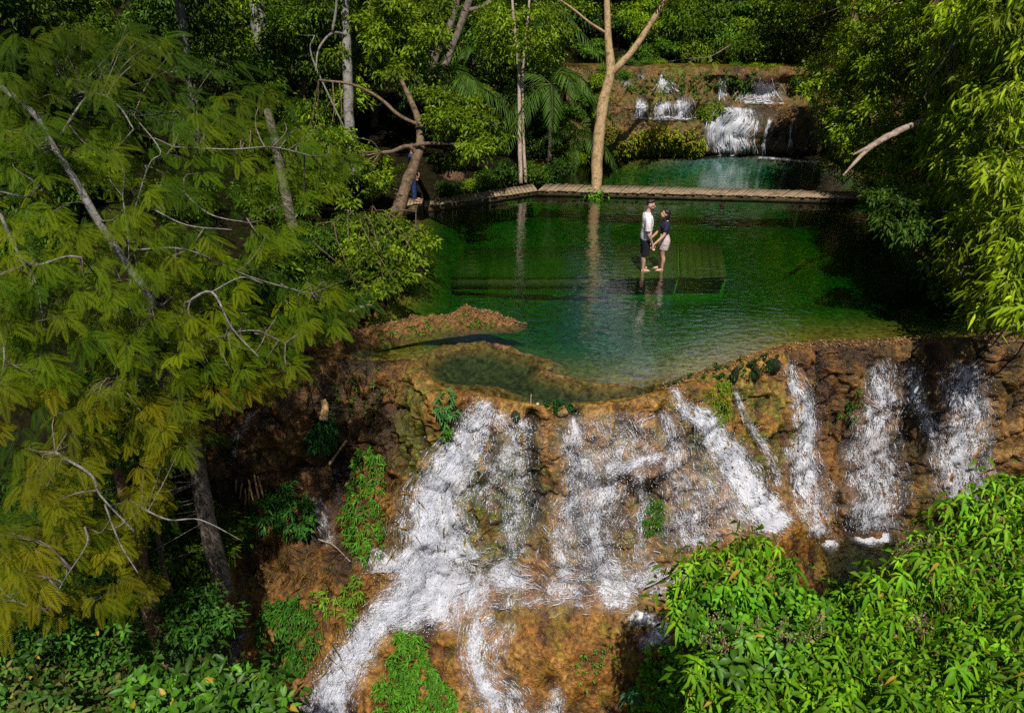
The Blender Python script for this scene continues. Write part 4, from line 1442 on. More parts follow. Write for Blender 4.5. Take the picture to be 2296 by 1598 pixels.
for u, v, k, s, yy in [(1660, 150, 2, .55, 29.9), (1700, 152, 0, .55, 29.8), (1740, 160, 0, .6, 29.5), (1780, 180, 3, .7, 29.2), (1560, 128, 3, .6, 34.5), (1640, 125, 1, .8, 35), (1520, 150, 2, .35, 29.6), (1600, 152, 0, .3, 29.5), (1400, 165, 2, .4, 28.9), (1350, 180, 0, .5, 28.6)]:
    put_shrub(k, at_y(u, v, yy) - [0, 0, .3], s, 'leafy shrub on the brink above the upper cascade', 'shrubs on the brink of the upper cascade')
for i in range(26):
    x, y = rng.uniform(-14, -5.5), rng.uniform(12.6, 24)
    if sdist(MAIN, np.array([x]), np.array([y]))[0] < .8:
        continue
    put_shrub((1, 3, 1, 0)[i % 4], (x, y, ground_z(x, y) - .1), rng.uniform(.7, 1.2), 'shaded undergrowth shrub among the trunks of the left bank', 'undergrowth shrubs on the left bank')
for i in range(22):
    x, y = rng.uniform(8, 17), rng.uniform(11.5, 28)
    if sdist(MAIN, np.array([x]), np.array([y]))[0] < .3 or (y > 23.5 and x < 13.5):
        continue
    put_shrub((1, 3, 0, 1)[i % 4], (x, y, ground_z(x, y) - .1), rng.uniform(.7, 1.2), 'dark undergrowth shrub under the right bank trees', 'undergrowth shrubs on the right bank')
for i in range(16):
    u, v = rng.uniform(0, 470), rng.uniform(880, 1540)
    put_shrub((1, 3)[i % 2], at_t(u, v, 12.2 - .9 * (v - 880) / 660 + rng.uniform(0, .8)), rng.uniform(.6, .9), 'deep shadowed shrub on the slope beneath the feathery tree', 'shrubs beneath the feathery tree')


for i in range(26):
    x, y = rng.uniform(1, 17), rng.uniform(33.2, 40)
    put_shrub((2, 0, 1, 3)[i % 4], (x, y, ground_z(x, y) - .2), rng.uniform(1.0, 1.6), 'leafy shrub at the forest edge behind the head pool of the upper cascade', 'shrubs behind the head pool')
for u, v, s_ in ((880, 400, .7), (925, 375, .8), (960, 380, .7), (990, 360, .8), (1040, 370, .8), (900, 350, .9), (960, 330, 1.0), (860, 430, .6)):
    pz_ = at_z(u, v, .3)
    put_shrub(1, pz_ - [0, 0, .2], s_ * .8, 'dark shrub behind the left end of the boardwalk', 'shrubs behind the left end of the boardwalk')
for u, v, k, s_ in ((1440, 60, 0, 1.3), (1490, 90, 2, 1.2), (1540, 60, 1, 1.4), (1560, 105, 0, 1.1), (1600, 70, 2, 1.3), (1640, 100, 1, 1.2), (1680, 60, 0, 1.3), (1720, 100, 1, 1.1), (1510, 30, 0, 1.4), (1590, 20, 1, 1.4), (1660, 20, 2, 1.3), (1450, 110, 2, 1.0), (1420, 20, 0, 1.4), (1750, 60, 1, 1.3)):
    put_shrub(k, at_y(u, v + 30, 33.6 + .02 * (120 - v)) - [0, 0, .3], s_, 'leafy shrub at the forest edge behind the head pool of the upper cascade', 'shrubs behind the head pool')
for i in range(34):
    u, v = rng.uniform(690, 930), rng.uniform(545, 745)
    if v < 560 and u > 900:
        continue
    pz_ = at_z(u, v, 0)
    pz_[2] = ground_z(pz_[0], pz_[1])
    if sdist(MAIN, pz_[:1], pz_[1:2])[0] < .1:
        continue
    put_shrub((1, 3, 1)[i % 3], pz_, rng.uniform(.35, .6), 'small dark shrub on the shaded left shore above the rock bank', 'small shrubs on the shaded left shore')


# ---- palms
def proto_palm(nf=13, L=2.6):
    root = empty('palm')
    m = MB()
    m.tube([[0, 0, -1], [.05, 0, 1.0], [0, .05, 2.4]], [.09, .075, .07], 8, (.3, .26, .2), .1)
    m.build('trunk', GREY_B, root)
    for i in range(nf):
        a = i * 2.4 + rng.uniform(-.2, .2)
        el = rng.uniform(.2, 1.1)
        d = np.array([math.cos(a), math.sin(a), 0])
        s = np.linspace(0, 1, 34)[:, None]
        LL = L * rng.uniform(.8, 1.1)
        P = np.array([0, 0, 2.4]) + d * LL * (s * math.cos(el) + .12 * s) + np.array([0, 0, 1]) * LL * (s * math.sin(el) - .85 * s ** 2.1)
        tan = nrm(np.gradient(P, axis=0))
        side = nrm(np.cross(tan, [0, 0, 1.0]))
        pos, ax, nn, ln = [], [], [], []
        for sg in (-1, 1):
            pos.append(P[3:])
            ax.append(tan[3:] * .75 + side[3:] * sg * .8 - np.array([0, 0, .35]) + rng.normal(0, .07, (31, 3)))
            nn.append(np.cross(side[3:], tan[3:]) + side[3:] * sg * .4)
            ln.append(.62 * np.sin(np.pi * (.12 + .8 * s[3:, 0])) + .05)
        pos, ax, nn, ln = map(np.concatenate, (pos, ax, nn, ln))
        v, t, c = leafset(pos, ax, nn, ln, .04, palette_cols([(.06, .14, .012), (.10, .19, .02), (.045, .11, .01)], len(pos)), droop=.3)
        b = MB()
        b.add(v, None, t, c)
        b.tube(P[::6], np.linspace(.02, .006, len(P[::6])), 5, (.12, .16, .03), n=14, caps=False)
        b.build('frond', LEAF_M, root)
    return root


palm = proto_palm()
for i, (u, v, yy, s, lab) in enumerate([(1235, 190, 25.0, .9, 'tall palm behind the slim bare stems left of the forked trunk'), (1295, 290, 26.5, .7, 'low palm arching over the left shore of the upper pool'),
                                        (1015, 185, 24.5, .9, 'palm with drooping fronds behind the two dark leaning trunks'), (1185, 40, 30, 1.1, 'palm high in the forest at the top of the frame'),
                                        (1060, 130, 30, 1.0, 'palm far back in the forest right of the leaning trunks')]):
    o = palm if i == 0 else copy_tree(palm)
    o.location = [float(c) for c in at_y(u, v, yy) - [0, 0, 2.4 * s]]
    o.scale = (s,) * 3
    o.rotation_euler = (0, 0, i * 1.3)
    tag(o, lab, 'palm', 'palms in the forest')
placed_tree('sapling', 'pair of slim bare stems with a small high crown standing at the boardwalk corner',
            [([(1168, 412, 22.6), (1165, 300, 22.6), (1163, 160, 22.7), (1150, 20, 22.8), (1145, -60, 22.8)], [.075, .065, .055, .045, .04]),
             ([(1179, 410, 22.9), (1173, 300, 22.9), (1172, 160, 23), (1185, 30, 23), (1190, -60, 23)], [.055, .05, .045, .04, .03])], DEAD_B,
            [([(1090, 30), (1260, 20), (1250, 120), (1180, 170), (1110, 140)], 14, 38, 22.9)], 5000, .15, .065, MID, twig=.01)

# ---- yellow twigs hanging in front of the upper cascade
yt = empty('hanging_bough', at_t(1600, 128, 24.5), 'yellow feathery bough hanging in front of the top of the upper cascade', 'branch')
m = MB()
q1 = m.tube([at_t(*p) for p in ((1640, 100, 25), (1590, 128, 24.5), (1540, 132, 24), (1490, 140, 23.6))], [.03, .025, .018, .01], 6)
q2 = m.tube([at_t(*p) for p in ((1560, 130, 24.2), (1520, 160, 23.8), (1495, 190, 23.6))], [.018, .014, .008], 6)
m.build('stem', GREY_B, yt)
cc = np.concatenate([q1[4:], q2[3:]]) + rng.normal(0, .15, (len(q1) - 4 + len(q2) - 3, 3)) - [0, 0, .1]
add_leaves(yt, 'leaves', [sprays(cc, rng.normal(0, .5, cc.shape) + [-.5, -.3, -.4], .42, [(.26, .30, .02), (.2, .26, .02)], 4)])


# ================================================================== PLANTS ON THE CLIFF
def on_cliff(u, v, bv=BV_LOW):
    d = Vector(ray(u, v))
    h = bv.ray_cast(Vector(CAM), d.normalized())
    while h[0] is None and v < 1600:
        v += 4
        d = Vector(ray(u, v))
        h = bv.ray_cast(Vector(CAM), d.normalized())
    if h[0] is None:
        return None, None
    nor = h[1] if h[1].dot(d) < 0 else -h[1]
    return np.array(h[0]), np.array(nor)


def cliff_plant(name, label, poly, n, L, Wd, pal, per=8, bv=BV_LOW, lift=.12, red=0, fsize=.035, fpal=((.5, .02, .02), (.42, .03, .02)), droop=.55, shape='long', cat='plant', group=None, mat=None):
    pts, nors = [], []
    for u, v in in_poly(poly, n):
        p, nn = on_cliff(u, v, bv)
        if p is not None:
            pts.append(p + nn * rng.uniform(.2, 1) * lift)
            nors.append(nn)
    pts, nors = np.array(pts), np.array(nors)
    root = empty(name, pts[np.argmin(pts[:, 2])], label, cat, group)
    N = len(pts)
    pos = np.repeat(pts, per, 0) + rng.normal(0, .015, (N * per, 3))
    nn = np.repeat(nors, per, 0)
    ax = nrm(nn * .7 + rng.normal(0, .8, (N * per, 3)) + [0, -.1, .25])
    up = nrm(nn * .6 + [0, -.2, .8] + rng.normal(0, .25, nn.shape))
    tone = np.repeat(rng.uniform(.6, 1.25, N), per)[:, None]
    add_leaves(root, 'leaves', [leafset(pos, ax, up, L * rng.uniform(.6, 1.2, N * per), Wd * rng.uniform(.7, 1.2, N * per), palette_cols(pal, N * per) * tone, shape, droop)], mat)
    sm_ = MB()
    for p, nn_ in list(zip(pts, nors))[::3]:
        sm_.tube([p - nn_ * (lift + .05), p - nn_ * lift * .4 - [0, 0, .02], p], [.008, .006, .004], 4, (.12, .14, .03), n=4, caps=False)
    sm_.build('stems', LEAF_M, root)
    if red:
        k = rng.integers(0, N, red)
        ctr = pts[k] + nors[k] * .07 + rng.normal(0, .03, (red, 3))
        mm = 6
        pos = np.repeat(ctr, mm, 0)
        a = rvec(red * mm) + [0, -.2, .3]
        add_leaves(root, 'flowers', [leafset(pos, a, rvec(red * mm), fsize, fsize * .6, palette_cols(fpal, red * mm), 'kite')], PETAL_M)
    return root


LANCE = [(.05, .17, .012), (.08, .23, .015), (.11, .26, .02)]
cliff_plant('flowering_plant', 'hanging plant covered in red flowers on the rock left of the widest torrent',
            [(810, 1000), (860, 1010), (870, 1050), (850, 1120), (862, 1180), (830, 1270), (785, 1240), (768, 1160), (790, 1090), (795, 1040)], 230, .13, .026, LANCE, red=75)
cliff_plant('flowering_plant', 'clump of lanceolate leaves with a few red flowers low on the left slope',
            [(590, 1350), (660, 1335), (720, 1370), (715, 1450), (680, 1520), (600, 1510), (572, 1430)], 260, .13, .026, [(.035, .13, .01), (.06, .18, .012)], red=16)
cliff_plant('flowering_plant', 'bright leafy clump with orange specks at the bottom edge right of the left torrent',
            [(880, 1410), (930, 1420), (960, 1480), (1020, 1540), (1050, 1610), (845, 1620), (845, 1540), (870, 1470)], 420, .14, .026, [(.08, .24, .012), (.12, .30, .02), (.06, .19, .012)], red=40, fpal=((.5, .10, .02), (.45, .06, .02)), lift=.2)
cliff_plant('flowering_plant', 'small plant with pinkish red buds on the brow above the left torrent',
            [(975, 890), (1015, 880), (1025, 920), (1000, 945), (980, 930)], 34, .12, .03, [(.06, .19, .04), (.09, .24, .06)], red=12, fpal=((.45, .12, .10), (.4, .06, .06)))
cliff_plant('cliff_fern', 'dark green bush growing in the wet gully under a brown log', [(695, 950), (730, 925), (755, 965), (745, 1005), (705, 1010), (685, 980)], 90, .14, .035, [(.02, .10, .02), (.03, .13, .02)])
cliff_plant('cliff_plant', 'small bright tuft left of the widest torrent below the brow', [(985, 950), (1008, 950), (1005, 985), (985, 980)], 16, .12, .025, LANCE)
cliff_plant('cliff_plant', 'loose green sprays on the left slope below the cut stubs', [(580, 1110), (640, 1080), (700, 1130), (720, 1180), (640, 1200), (590, 1180), (560, 1230), (540, 1200)], 150, .15, .035, [(.03, .12, .012), (.05, .17, .015)], lift=.3)
cliff_plant('cliff_plant', 'yellowish sprigs between the two left flowering plants', [(760, 1310), (800, 1290), (820, 1330), (790, 1400), (765, 1390)], 40, .12, .028, [(.10, .22, .012), (.15, .24, .02)])
cliff_plant('cliff_plant', 'pale lime sprigs at the top of the lower left flowering plant', [(700, 1330), (740, 1320), (770, 1350), (740, 1380)], 26, .1, .03, [(.16, .30, .02), (.2, .32, .03)])
cliff_plant('cliff_plant', 'tiny tufts scattered over the dark wall at the top left of the cliff', [(760, 840), (900, 830), (880, 900), (800, 960), (740, 900)], 26, .09, .025, [(.05, .13, .012), (.1, .18, .02)], per=5)
cliff_plant('cliff_plant', 'sparse dark sprigs on the shaded right wall between two falls', [(1915, 870), (1935, 865), (1935, 920), (1900, 960), (1880, 930)], 18, .10, .025, [(.03, .10, .012), (.05, .13, .015)], per=6)
cliff_plant('cliff_plant', 'little green sprouts on the brown mound at the bottom', [(1325, 1450), (1370, 1440), (1390, 1470), (1350, 1500), (1300, 1560), (1280, 1480)], 22, .07, .025, [(.1, .24, .02), (.14, .3, .02)], per=5)
cliff_plant('low_plant', 'low bright round leaved ground cover left of the big bush at the bottom edge', [(1420, 1530), (1470, 1440), (1530, 1450), (1545, 1540), (1530, 1620), (1390, 1620)], 420, .09, .055, [(.12, .34, .015), (.16, .40, .02), (.08, .26, .012)], per=5, lift=.3, droop=.2)
cliff_plant('rosette_plant', 'blue green rosette with a red centre at the bottom edge', [(1415, 1525), (1440, 1520), (1440, 1545), (1420, 1545)], 8, .16, .03, [(.05, .2, .08), (.06, .24, .10)], red=6, lift=.35)
cliff_plant('moss', 'dark green waterweed tufts along the lip of the lower cascade',
            [(1480, 830), (1520, 840), (1700, 800), (1740, 790), (1745, 830), (1720, 830), (1640, 850), (1560, 850), (1500, 860)], 70, .07, .03, [(.012, .05, .008), (.02, .075, .012)], per=8, lift=.05)
cliff_plant('moss', 'dark green waterweed on the brow under the shallow terrace', [(1210, 905), (1270, 897), (1285, 915), (1240, 922)], 40, .08, .025, [(.012, .06, .008), (.02, .08, .012)], per=8, lift=.04)
cliff_plant('moss', 'hanging green moss in the hollow behind the middle veil', [(1450, 1110), (1490, 1120), (1490, 1190), (1450, 1200), (1435, 1160)], 120, .07, .02, [(.05, .14, .008), (.09, .2, .01), (.02, .07, .006)], lift=.04, droop=.9)
cliff_plant('moss', 'sunlit lime moss cushion high on the face right of the slanting torrent', [(1600, 860), (1640, 850), (1635, 930), (1612, 960), (1596, 900)], 160, .05, .02, [(.13, .22, .01), (.18, .26, .012)], lift=.03, per=6)
for lab, poly, n, pal in [('mossy green and orange knoll in the upper pool beside the arched fall', [(1420, 300), (1480, 285), (1560, 300), (1585, 330), (1565, 355), (1400, 360), (1395, 345)], 800, [(.20, .29, .006), (.28, .34, .008), (.11, .20, .006), (.40, .24, .03)]),
                          ('bright moss mound left of the arched fall on the upper cascade', [(1565, 240), (1610, 232), (1625, 245), (1590, 275), (1565, 270)], 240, [(.12, .2, .01), (.16, .22, .015)]),
                          ('hanging yellow moss at the left foot of the upper cascade', [(1345, 290), (1385, 280), (1400, 330), (1380, 350), (1345, 345)], 160, [(.15, .17, .01), (.22, .18, .02)])]:
    cliff_plant('moss_mound', lab, poly, n, .11, .05, pal, 5, BV_UP, .22, droop=.4, cat='moss')
cliff_plant('cliff_plant', 'small shrublets dotted over the ledges of the upper cascade', [(1380, 165), (1700, 160), (1690, 215), (1600, 230), (1400, 215)], 150, .13, .05, [(.07, .15, .01), (.05, .11, .01)], 7, BV_UP, .12)
pts = [at_z(u, v, .05) for u, v in ((1322, 437), (1330, 441), (1345, 442), (1352, 436), (1318, 434))]
fr = empty('waterside_plant', pts[1], 'fresh green tuft at the water around the foot of the forked trunk', 'plant')
pp_ = np.repeat(np.array(pts), 26, 0) + rng.normal(0, .07, (130, 3))
add_leaves(fr, 'leaves', [leafset(pp_, rng.normal(0, .7, (130, 3)) + [0, -.2, .6], rng.normal(0, .4, (130, 3)) + [0, 0, 1], .22, .06, palette_cols([(.1, .26, .015), (.15, .32, .02)], 130), 'long', .5)])


# ================================================================== FOREGROUND BUSHES
def whorl_bush(name, label, poly, n, dmin, tf, L, Wd, pal, per=8, droop=.95, mat=None, cat='bush', inner=True, dry=0, spread=.9, drypal=None):
    uv = spaced(poly, n, dmin)
    t = np.array([tf(u, v) for u, v in uv])
    t = t + .35 * vnoise(np.stack([uv[:, 0] / 70, uv[:, 1] / 60, 0 * t], -1), 9) + rng.uniform(-.12, .12, len(t))
    c = np.array([at_t(u, v, q) for (u, v), q in zip(uv, t)])
    root = empty(name, c[np.argmin(c[:, 2])] - [0, 0, .4], label, cat)
    N = len(c)
    stem = nrm(rng.normal(0, .28, (N, 3)) + [0, -.35, .9])
    ph = rng.uniform(0, 6.28, N)
    P, A, U, Cc = [], [], [], []
    tone = rng.uniform(.5, 1.2, N) * (1 + .35 * vnoise(np.stack([uv[:, 0] / 60, uv[:, 1] / 50, 0 * t], -1), 19))
    sz = rng.uniform(.6, 1.25, N)
    for j in range(per):
        th = ph + 2 * math.pi * j / per + rng.normal(0, .18, N)
        e1 = nrm(np.cross(stem, np.array([.2, .9, .1])))
        e2 = np.cross(stem, e1)
        d = e1 * np.cos(th)[:, None] + e2 * np.sin(th)[:, None]
        P.append(c - stem * (.05 * (j % 3)) + d * .01)
        A.append(d * spread + stem * .35)
        U.append(stem * .9 + d * .35 + rng.normal(0, .12, (N, 3)))
        Cc.append(palette_cols(pal, N, .22) * tone[:, None])
    P, A, U, Cc = map(np.concatenate, (P, A, U, Cc))
    SZ = np.tile(sz, per) * rng.uniform(.7, 1.15, len(P))
    old = rng.uniform(0, 1, len(P)) < .012
    Cc[old] = np.array([.38, .26, .03])
    sets = [leafset(P, A, U, L * SZ, Wd * SZ * rng.uniform(.8, 1.15, len(P)), Cc, 'long', droop, .18)]
    if inner:
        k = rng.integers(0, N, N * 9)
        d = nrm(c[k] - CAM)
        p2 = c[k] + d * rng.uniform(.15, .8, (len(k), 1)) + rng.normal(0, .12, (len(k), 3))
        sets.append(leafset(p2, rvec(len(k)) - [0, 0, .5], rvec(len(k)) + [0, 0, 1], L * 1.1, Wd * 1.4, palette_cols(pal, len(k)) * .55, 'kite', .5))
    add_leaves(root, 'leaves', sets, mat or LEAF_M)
    mb = MB()
    for i in range(0, N, 2):
        e = c[i]
        mb.tube([e - stem[i] * .7 + nrm(e - CAM) * .35, e - stem[i] * .3 + nrm(e - CAM) * .1, e], [.012, .009, .005], 5, (.16, .15, .05), n=6, caps=False)
    mb.build('stems', LEAF_M, root)
    return root


BT = lambda u, v: 10.0 - 2.9 * np.clip((v - 1060) / 540, 0, 1)
whorl_bush('drooping_bush', 'large bright bush of long drooping leaves filling the lower right corner',
           [(1840, 1345), (1930, 1300), (2025, 1235), (2090, 1160), (2150, 1095), (2220, 1075), (2320, 1060), (2330, 1640), (1560, 1640), (1540, 1480), (1640, 1430), (1780, 1400)],
           1050, 20, BT, .155, .046, [(.09, .25, .005), (.14, .33, .007), (.21, .38, .010)])
whorl_bush('drooping_bush', 'smaller bright bush bulging over the foot of the slanting torrent',
           [(1500, 1330), (1520, 1275), (1560, 1240), (1640, 1215), (1690, 1205), (1750, 1225), (1785, 1260), (1800, 1320), (1740, 1335), (1600, 1340), (1540, 1380), (1510, 1400)],
           260, 21, lambda u, v: BT(u, v) + .1, .15, .044, [(.085, .24, .005), (.13, .32, .007), (.20, .37, .010)])
whorl_bush('vine', 'mat of small round lime leaves between the two drooping bushes',
           [(1540, 1340), (1640, 1315), (1760, 1320), (1850, 1340), (1880, 1400), (1800, 1420), (1700, 1430), (1580, 1450), (1530, 1430)], 330, 13, lambda u, v: BT(u, v) + .15, .10, .085,
           [(.12, .34, .015), (.17, .40, .02), (.08, .25, .01)], 5, .3, cat='vine')
whorl_bush('broad_leaved_bush', 'bush of broad dark veined leaves under the dry flower heads',
           [(1600, 1450), (1690, 1425), (1790, 1430), (1800, 1500), (1700, 1520), (1610, 1510)], 24, 32, lambda u, v: BT(u, v) - .15, .17, .07, [(.06, .17, .010), (.10, .22, .014)], 7, .5, GLOSS_M)


def dry_heads(label, poly, n, tf):
    uv = spaced(poly, n, 17)
    c = np.array([at_t(u, v, tf(u, v)) for u, v in uv])
    root = empty('dry_flower_cluster', c[np.argmin(c[:, 2])], label, 'seed head')
    k = 18
    for q in c[::2]:
        pos = q + rng.normal(0, .05, (k, 3)) * [1, 1, .8]
        add_leaves(root, 'flower_head', [leafset(pos, rvec(k), rvec(k), .024, .017, palette_cols([(.46, .30, .22), (.56, .40, .30), (.34, .22, .15)], k))], PETAL_M)
    mb = MB()
    for q in c[::2]:
        for _ in range(4):
            mb.tube([q - [0, 0, .16], q + rng.normal(0, .03, 3) - [0, 0, .06], q + rng.normal(0, .05, 3)], [.006, .004, .003], 4, (.3, .2, .13), n=5, caps=False)
    mb.build('stalks', LEAF_M, root)


dry_heads('dry pinkish brown flower heads on the left bush edge beside the broad leaves', [(1565, 1390), (1640, 1370), (1670, 1410), (1650, 1460), (1580, 1450)], 22, lambda u, v: BT(u, v) - .3)
dry_heads('dry pinkish brown flower heads right of the lime vine', [(1700, 1390), (1830, 1370), (1850, 1410), (1790, 1440), (1740, 1430)], 22, lambda u, v: BT(u, v) - .3)
dry_heads('dry brown seed heads on the upper slope of the large bush', [(2000, 1230), (2080, 1190), (2110, 1210), (2060, 1250), (2010, 1260)], 18, lambda u, v: BT(u, v) - .2)
dry_heads('dry brown seed heads halfway up the large bush', [(2040, 1380), (2090, 1360), (2110, 1400), (2060, 1420)], 10, lambda u, v: BT(u, v) - .2)

# lower left corner
whorl_bush('oval_leaved_bush', 'bush of big oval glossy leaves at the bottom left edge',
           [(280, 1540), (330, 1500), (420, 1500), (520, 1490), (600, 1500), (640, 1560), (650, 1630), (270, 1630)], 110, 19, lambda u, v: 7.6 - .8 * (v - 1490) / 110, .15, .06,
           [(.07, .19, .012), (.10, .24, .016), (.05, .15, .012)], 7, .15, GLOSS_M, spread=.8)
whorl_bush('small_leaved_bush', 'bush of small bright leaves in the lower left corner under the feathery boughs',
           [(-30, 1380), (60, 1360), (200, 1390), (290, 1400), (300, 1480), (230, 1530), (-30, 1500)], 230, 18, lambda u, v: 8.6 - .6 * (v - 1370) / 130, .11, .04, [(.05, .15, .012), (.08, .2, .015), (.03, .10, .01)], 7, .3)
whorl_bush('undergrowth_bush', 'mixed undergrowth with tiny reddish flowers in the bottom left corner',
           [(-30, 1500), (140, 1490), (280, 1530), (290, 1630), (-30, 1630)], 190, 18, lambda u, v: 7.7 - .4 * (v - 1500) / 100, .12, .05, [(.05, .16, .012), (.08, .19, .02), (.14, .14, .03)], 6, .4)
# ================================================================== BOARDWALK AND PLATFORM
WOOD_M = bark_mat('weathered_boards', (.26, .185, .115), (.37, .275, .18), (.14, .10, .06), .7, .3)
DARKWOOD_M = bark_mat('wet_dark_timber', (.075, .055, .03), (.13, .095, .05), (.03, .03, .012), 1.0, .4)
SUNK_M = bark_mat('algae_boards', (.034, .062, .006), (.048, .078, .008), (.024, .046, .005), .6, .2)
BW = empty('boardwalk', at_z(1205, 424, 0), 'low plank boardwalk bending across the pool behind the couple', 'boardwalk')


def deck(p0, p1, q0, q1, skew, pitch=.125, z=.2, th=.035):
    """front edge p0-p1, back edge q0-q1, on the plane z"""
    p0, p1, q0, q1 = [np.array([p[0], p[1], z]) for p in (p0, p1, q0, q1)]
    L = np.linalg.norm(p1 - p0)
    n = int(L / pitch)
    mb = MB()
    for i in range(n):
        a, b = i / n, (i + 1) / n - .018 / pitch / n
        sa = skew / n
        zz = np.array([0, 0, rng.normal(0, .007)])
        e = rng.uniform(-.025, .02, 2)
        c = [p0 + (p1 - p0) * a + zz, p0 + (p1 - p0) * b + zz, q0 + (q1 - q0) * min(b + sa, 1) + zz, q0 + (q1 - q0) * min(a + sa, 1) + zz]
        dy = nrm(c[3] - c[0])
        c = [c[0] - dy * (.03 + e[0]), c[1] - dy * (.03 + e[0]), c[2] + dy * e[1], c[3] + dy * e[1]]
        v = np.array(c + [k - [0, 0, th] for k in c])
        mb.add(v, [[0, 1, 2, 3], [7, 6, 5, 4], [0, 4, 5, 1], [1, 5, 6, 2], [2, 6, 7, 3], [3, 7, 4, 0]])
    mb.build('deck', WOOD_M, BW, smooth=False)


def beam(name, mat, root, p, q, z1, z0, th):
    p, q = np.array(p[:2]), np.array(q[:2])
    d = nrm(q - p)
    s = np.array([-d[1], d[0]]) * th
    v = [[*p, z0], [*q, z0], [*(q + s), z0], [*(p + s), z0], [*p, z1], [*q, z1], [*(q + s), z1], [*(p + s), z1]]
    m = MB()
    m.add(v, [[0, 3, 2, 1], [4, 5, 6, 7], [0, 1, 5, 4], [1, 2, 6, 5], [2, 3, 7, 6], [3, 0, 4, 7]])
    return m.build(name, mat, root, smooth=False)


fc, fr_, fl = at_z(1206, 426, .2), at_z(1975, 445, .2), at_z(952, 462, .2)
bc, brr, bl = at_z(1200, 411, .2), at_z(1975, 431, .2), at_z(955, 449, .2)
deck(fc, fr_, bc, brr, 2.6)
deck(fl, fc, bl, bc, -.5)
beam('side_beam', DARKWOOD_M, BW, fc, fr_, .163, -.03, .09)
beam('side_beam', DARKWOOD_M, BW, fl, fc - [.02, 0, 0], .163, -.03, .09)
for f in (.12, .34, .56, .78):
    p = fc + (fr_ - fc) * f + [0, .25, 0]
    m = MB()
    m.tube([[p[0], p[1], -1.6], [p[0], p[1], -.3], [p[0], p[1], .16]], [.08] * 3, 8, n=4)
    m.build('post', DARKWOOD_M, BW)
# dark landing at the left end
LB = empty('landing', at_z(925, 470, 0), 'dark timber landing block at the left end of the boardwalk', 'landing')
a0, a1, b0, b1 = at_z(895, 466, .2), at_z(948, 463, .2), at_z(905, 446, .2), at_z(950, 446, .2)
m = MB()
v = [[*p[:2], z] for z in (-.5, .19) for p in (a0, a1, b1, b0)]
m.add(v, [[0, 3, 2, 1], [4, 5, 6, 7], [0, 1, 5, 4], [1, 2, 6, 5], [2, 3, 7, 6], [3, 0, 4, 7]])
m.build('block', DARKWOOD_M, LB, smooth=False)
m = MB()
for i in range(7):
    f0, f1 = i / 7, (i + .88) / 7
    c = [a0 + (a1 - a0) * f0, a0 + (a1 - a0) * f1, b0 + (b1 - b0) * f1, b0 + (b1 - b0) * f0]
    v = np.array([[p[0], p[1], z] for z in (.195, .225) for p in c])
    m.add(v, [[0, 3, 2, 1], [4, 5, 6, 7], [0, 1, 5, 4], [1, 2, 6, 5], [2, 3, 7, 6], [3, 0, 4, 7]])
m.build('deck', WOOD_M, LB, smooth=False)

PL = empty('submerged_platform', at_z(1500, 600, -.1), 'algae covered wooden platform just under the water beneath the couple', 'platform')


def slab(name, px4, z1, z0, mat, root):
    c = [at_z(u, v, z1) for u, v in px4]
    m = MB()
    v = np.array([[p[0], p[1], z] for z in (z0, z1) for p in c])
    m.add(v, [[0, 3, 2, 1], [4, 5, 6, 7], [0, 1, 5, 4], [1, 2, 6, 5], [2, 3, 7, 6], [3, 0, 4, 7]])
    return m.build(name, mat, root, smooth=False)


PZT = -.035
slab('top', [(1368, 620), (1522, 620), (1520, 546), (1385, 546)], PZT, -.12, SUNK_M, PL)
slab('underlayer', [(1525, 619), (1629, 619), (1615, 547), (1523, 547)], -.092, -.127, SUNK_M, PL)
m = MB()
for i in range(6):
    f0, f1 = i / 6, (i + .965) / 6
    g = lambda f, r: (1526 + (1630 - 1526) * f, 620) if r == 0 else (1524 + (1616 - 1524) * f, 546)
    c = [at_z(*g(f0, 0), PZT), at_z(*g(f1, 0), PZT), at_z(*g(f1, 1), PZT), at_z(*g(f0, 1), PZT)]
    v = np.array([[p[0], p[1], z] for z in (-.09, PZT - .004 * (i % 2)) for p in c])
    m.add(v, [[0, 3, 2, 1], [4, 5, 6, 7], [0, 1, 5, 4], [1, 2, 6, 5], [2, 3, 7, 6], [3, 0, 4, 7]])
m.build('planks', SUNK_M, PL, smooth=False)
ALGAE_M = flat_mat('algae_wall', (.075, .24, .020), .8, .1, 5, .3, .1)
slab('base', [(1370, 618), (1629, 618), (1616, 547), (1386, 547)], -.13, -1.5, ALGAE_M, PL)
slab('ledge_base', [(1012, 617), (1354, 617), (1366, 553), (1042, 557)], -.76, -1.5, ALGAE_M, PL)
slab('front_beam', [(1010, 631), (1632, 629), (1632, 625), (1010, 626)], -.38, -.6, DARKWOOD_M, PL)
slab('lower_ledge', [(1010, 618), (1355, 618), (1368, 552), (1040, 556)], -.62, -.75, SUNK_M, PL)
# ================================================================== LOOSE ROCKS, SPIT, WOOD
STONE_M = rock_mat('dry_tufa', (.55, .9), .7, .25, 1.3)


def rock(name, label, c, r, col, cat='rock', seed=0, sink=.25, group=None):
    bm = bmesh.new()
    bmesh.ops.create_icosphere(bm, subdivisions=4, radius=1)
    V = np.array([v.co for v in bm.verts])
    Fc = np.array([[v.index for v in f.verts] for f in bm.faces])
    bm.free()
    d = 1 + .28 * fbm(V * 1.3, seed, 3) + .10 * fbm(V * 4, seed + 5, 3)
    V = V * d[:, None] * np.asarray(r)
    cc = np.asarray(col) * (1 + .35 * fbm(V * 6 / max(r), seed + 9, 3))[:, None]
    o = mesh_obj(name, V + np.asarray(c) - [0, 0, sink * r[2]], Fc, STONE_M, None, c, col=np.clip(cc, 0, 1))
    return tag(o, label, cat, group)


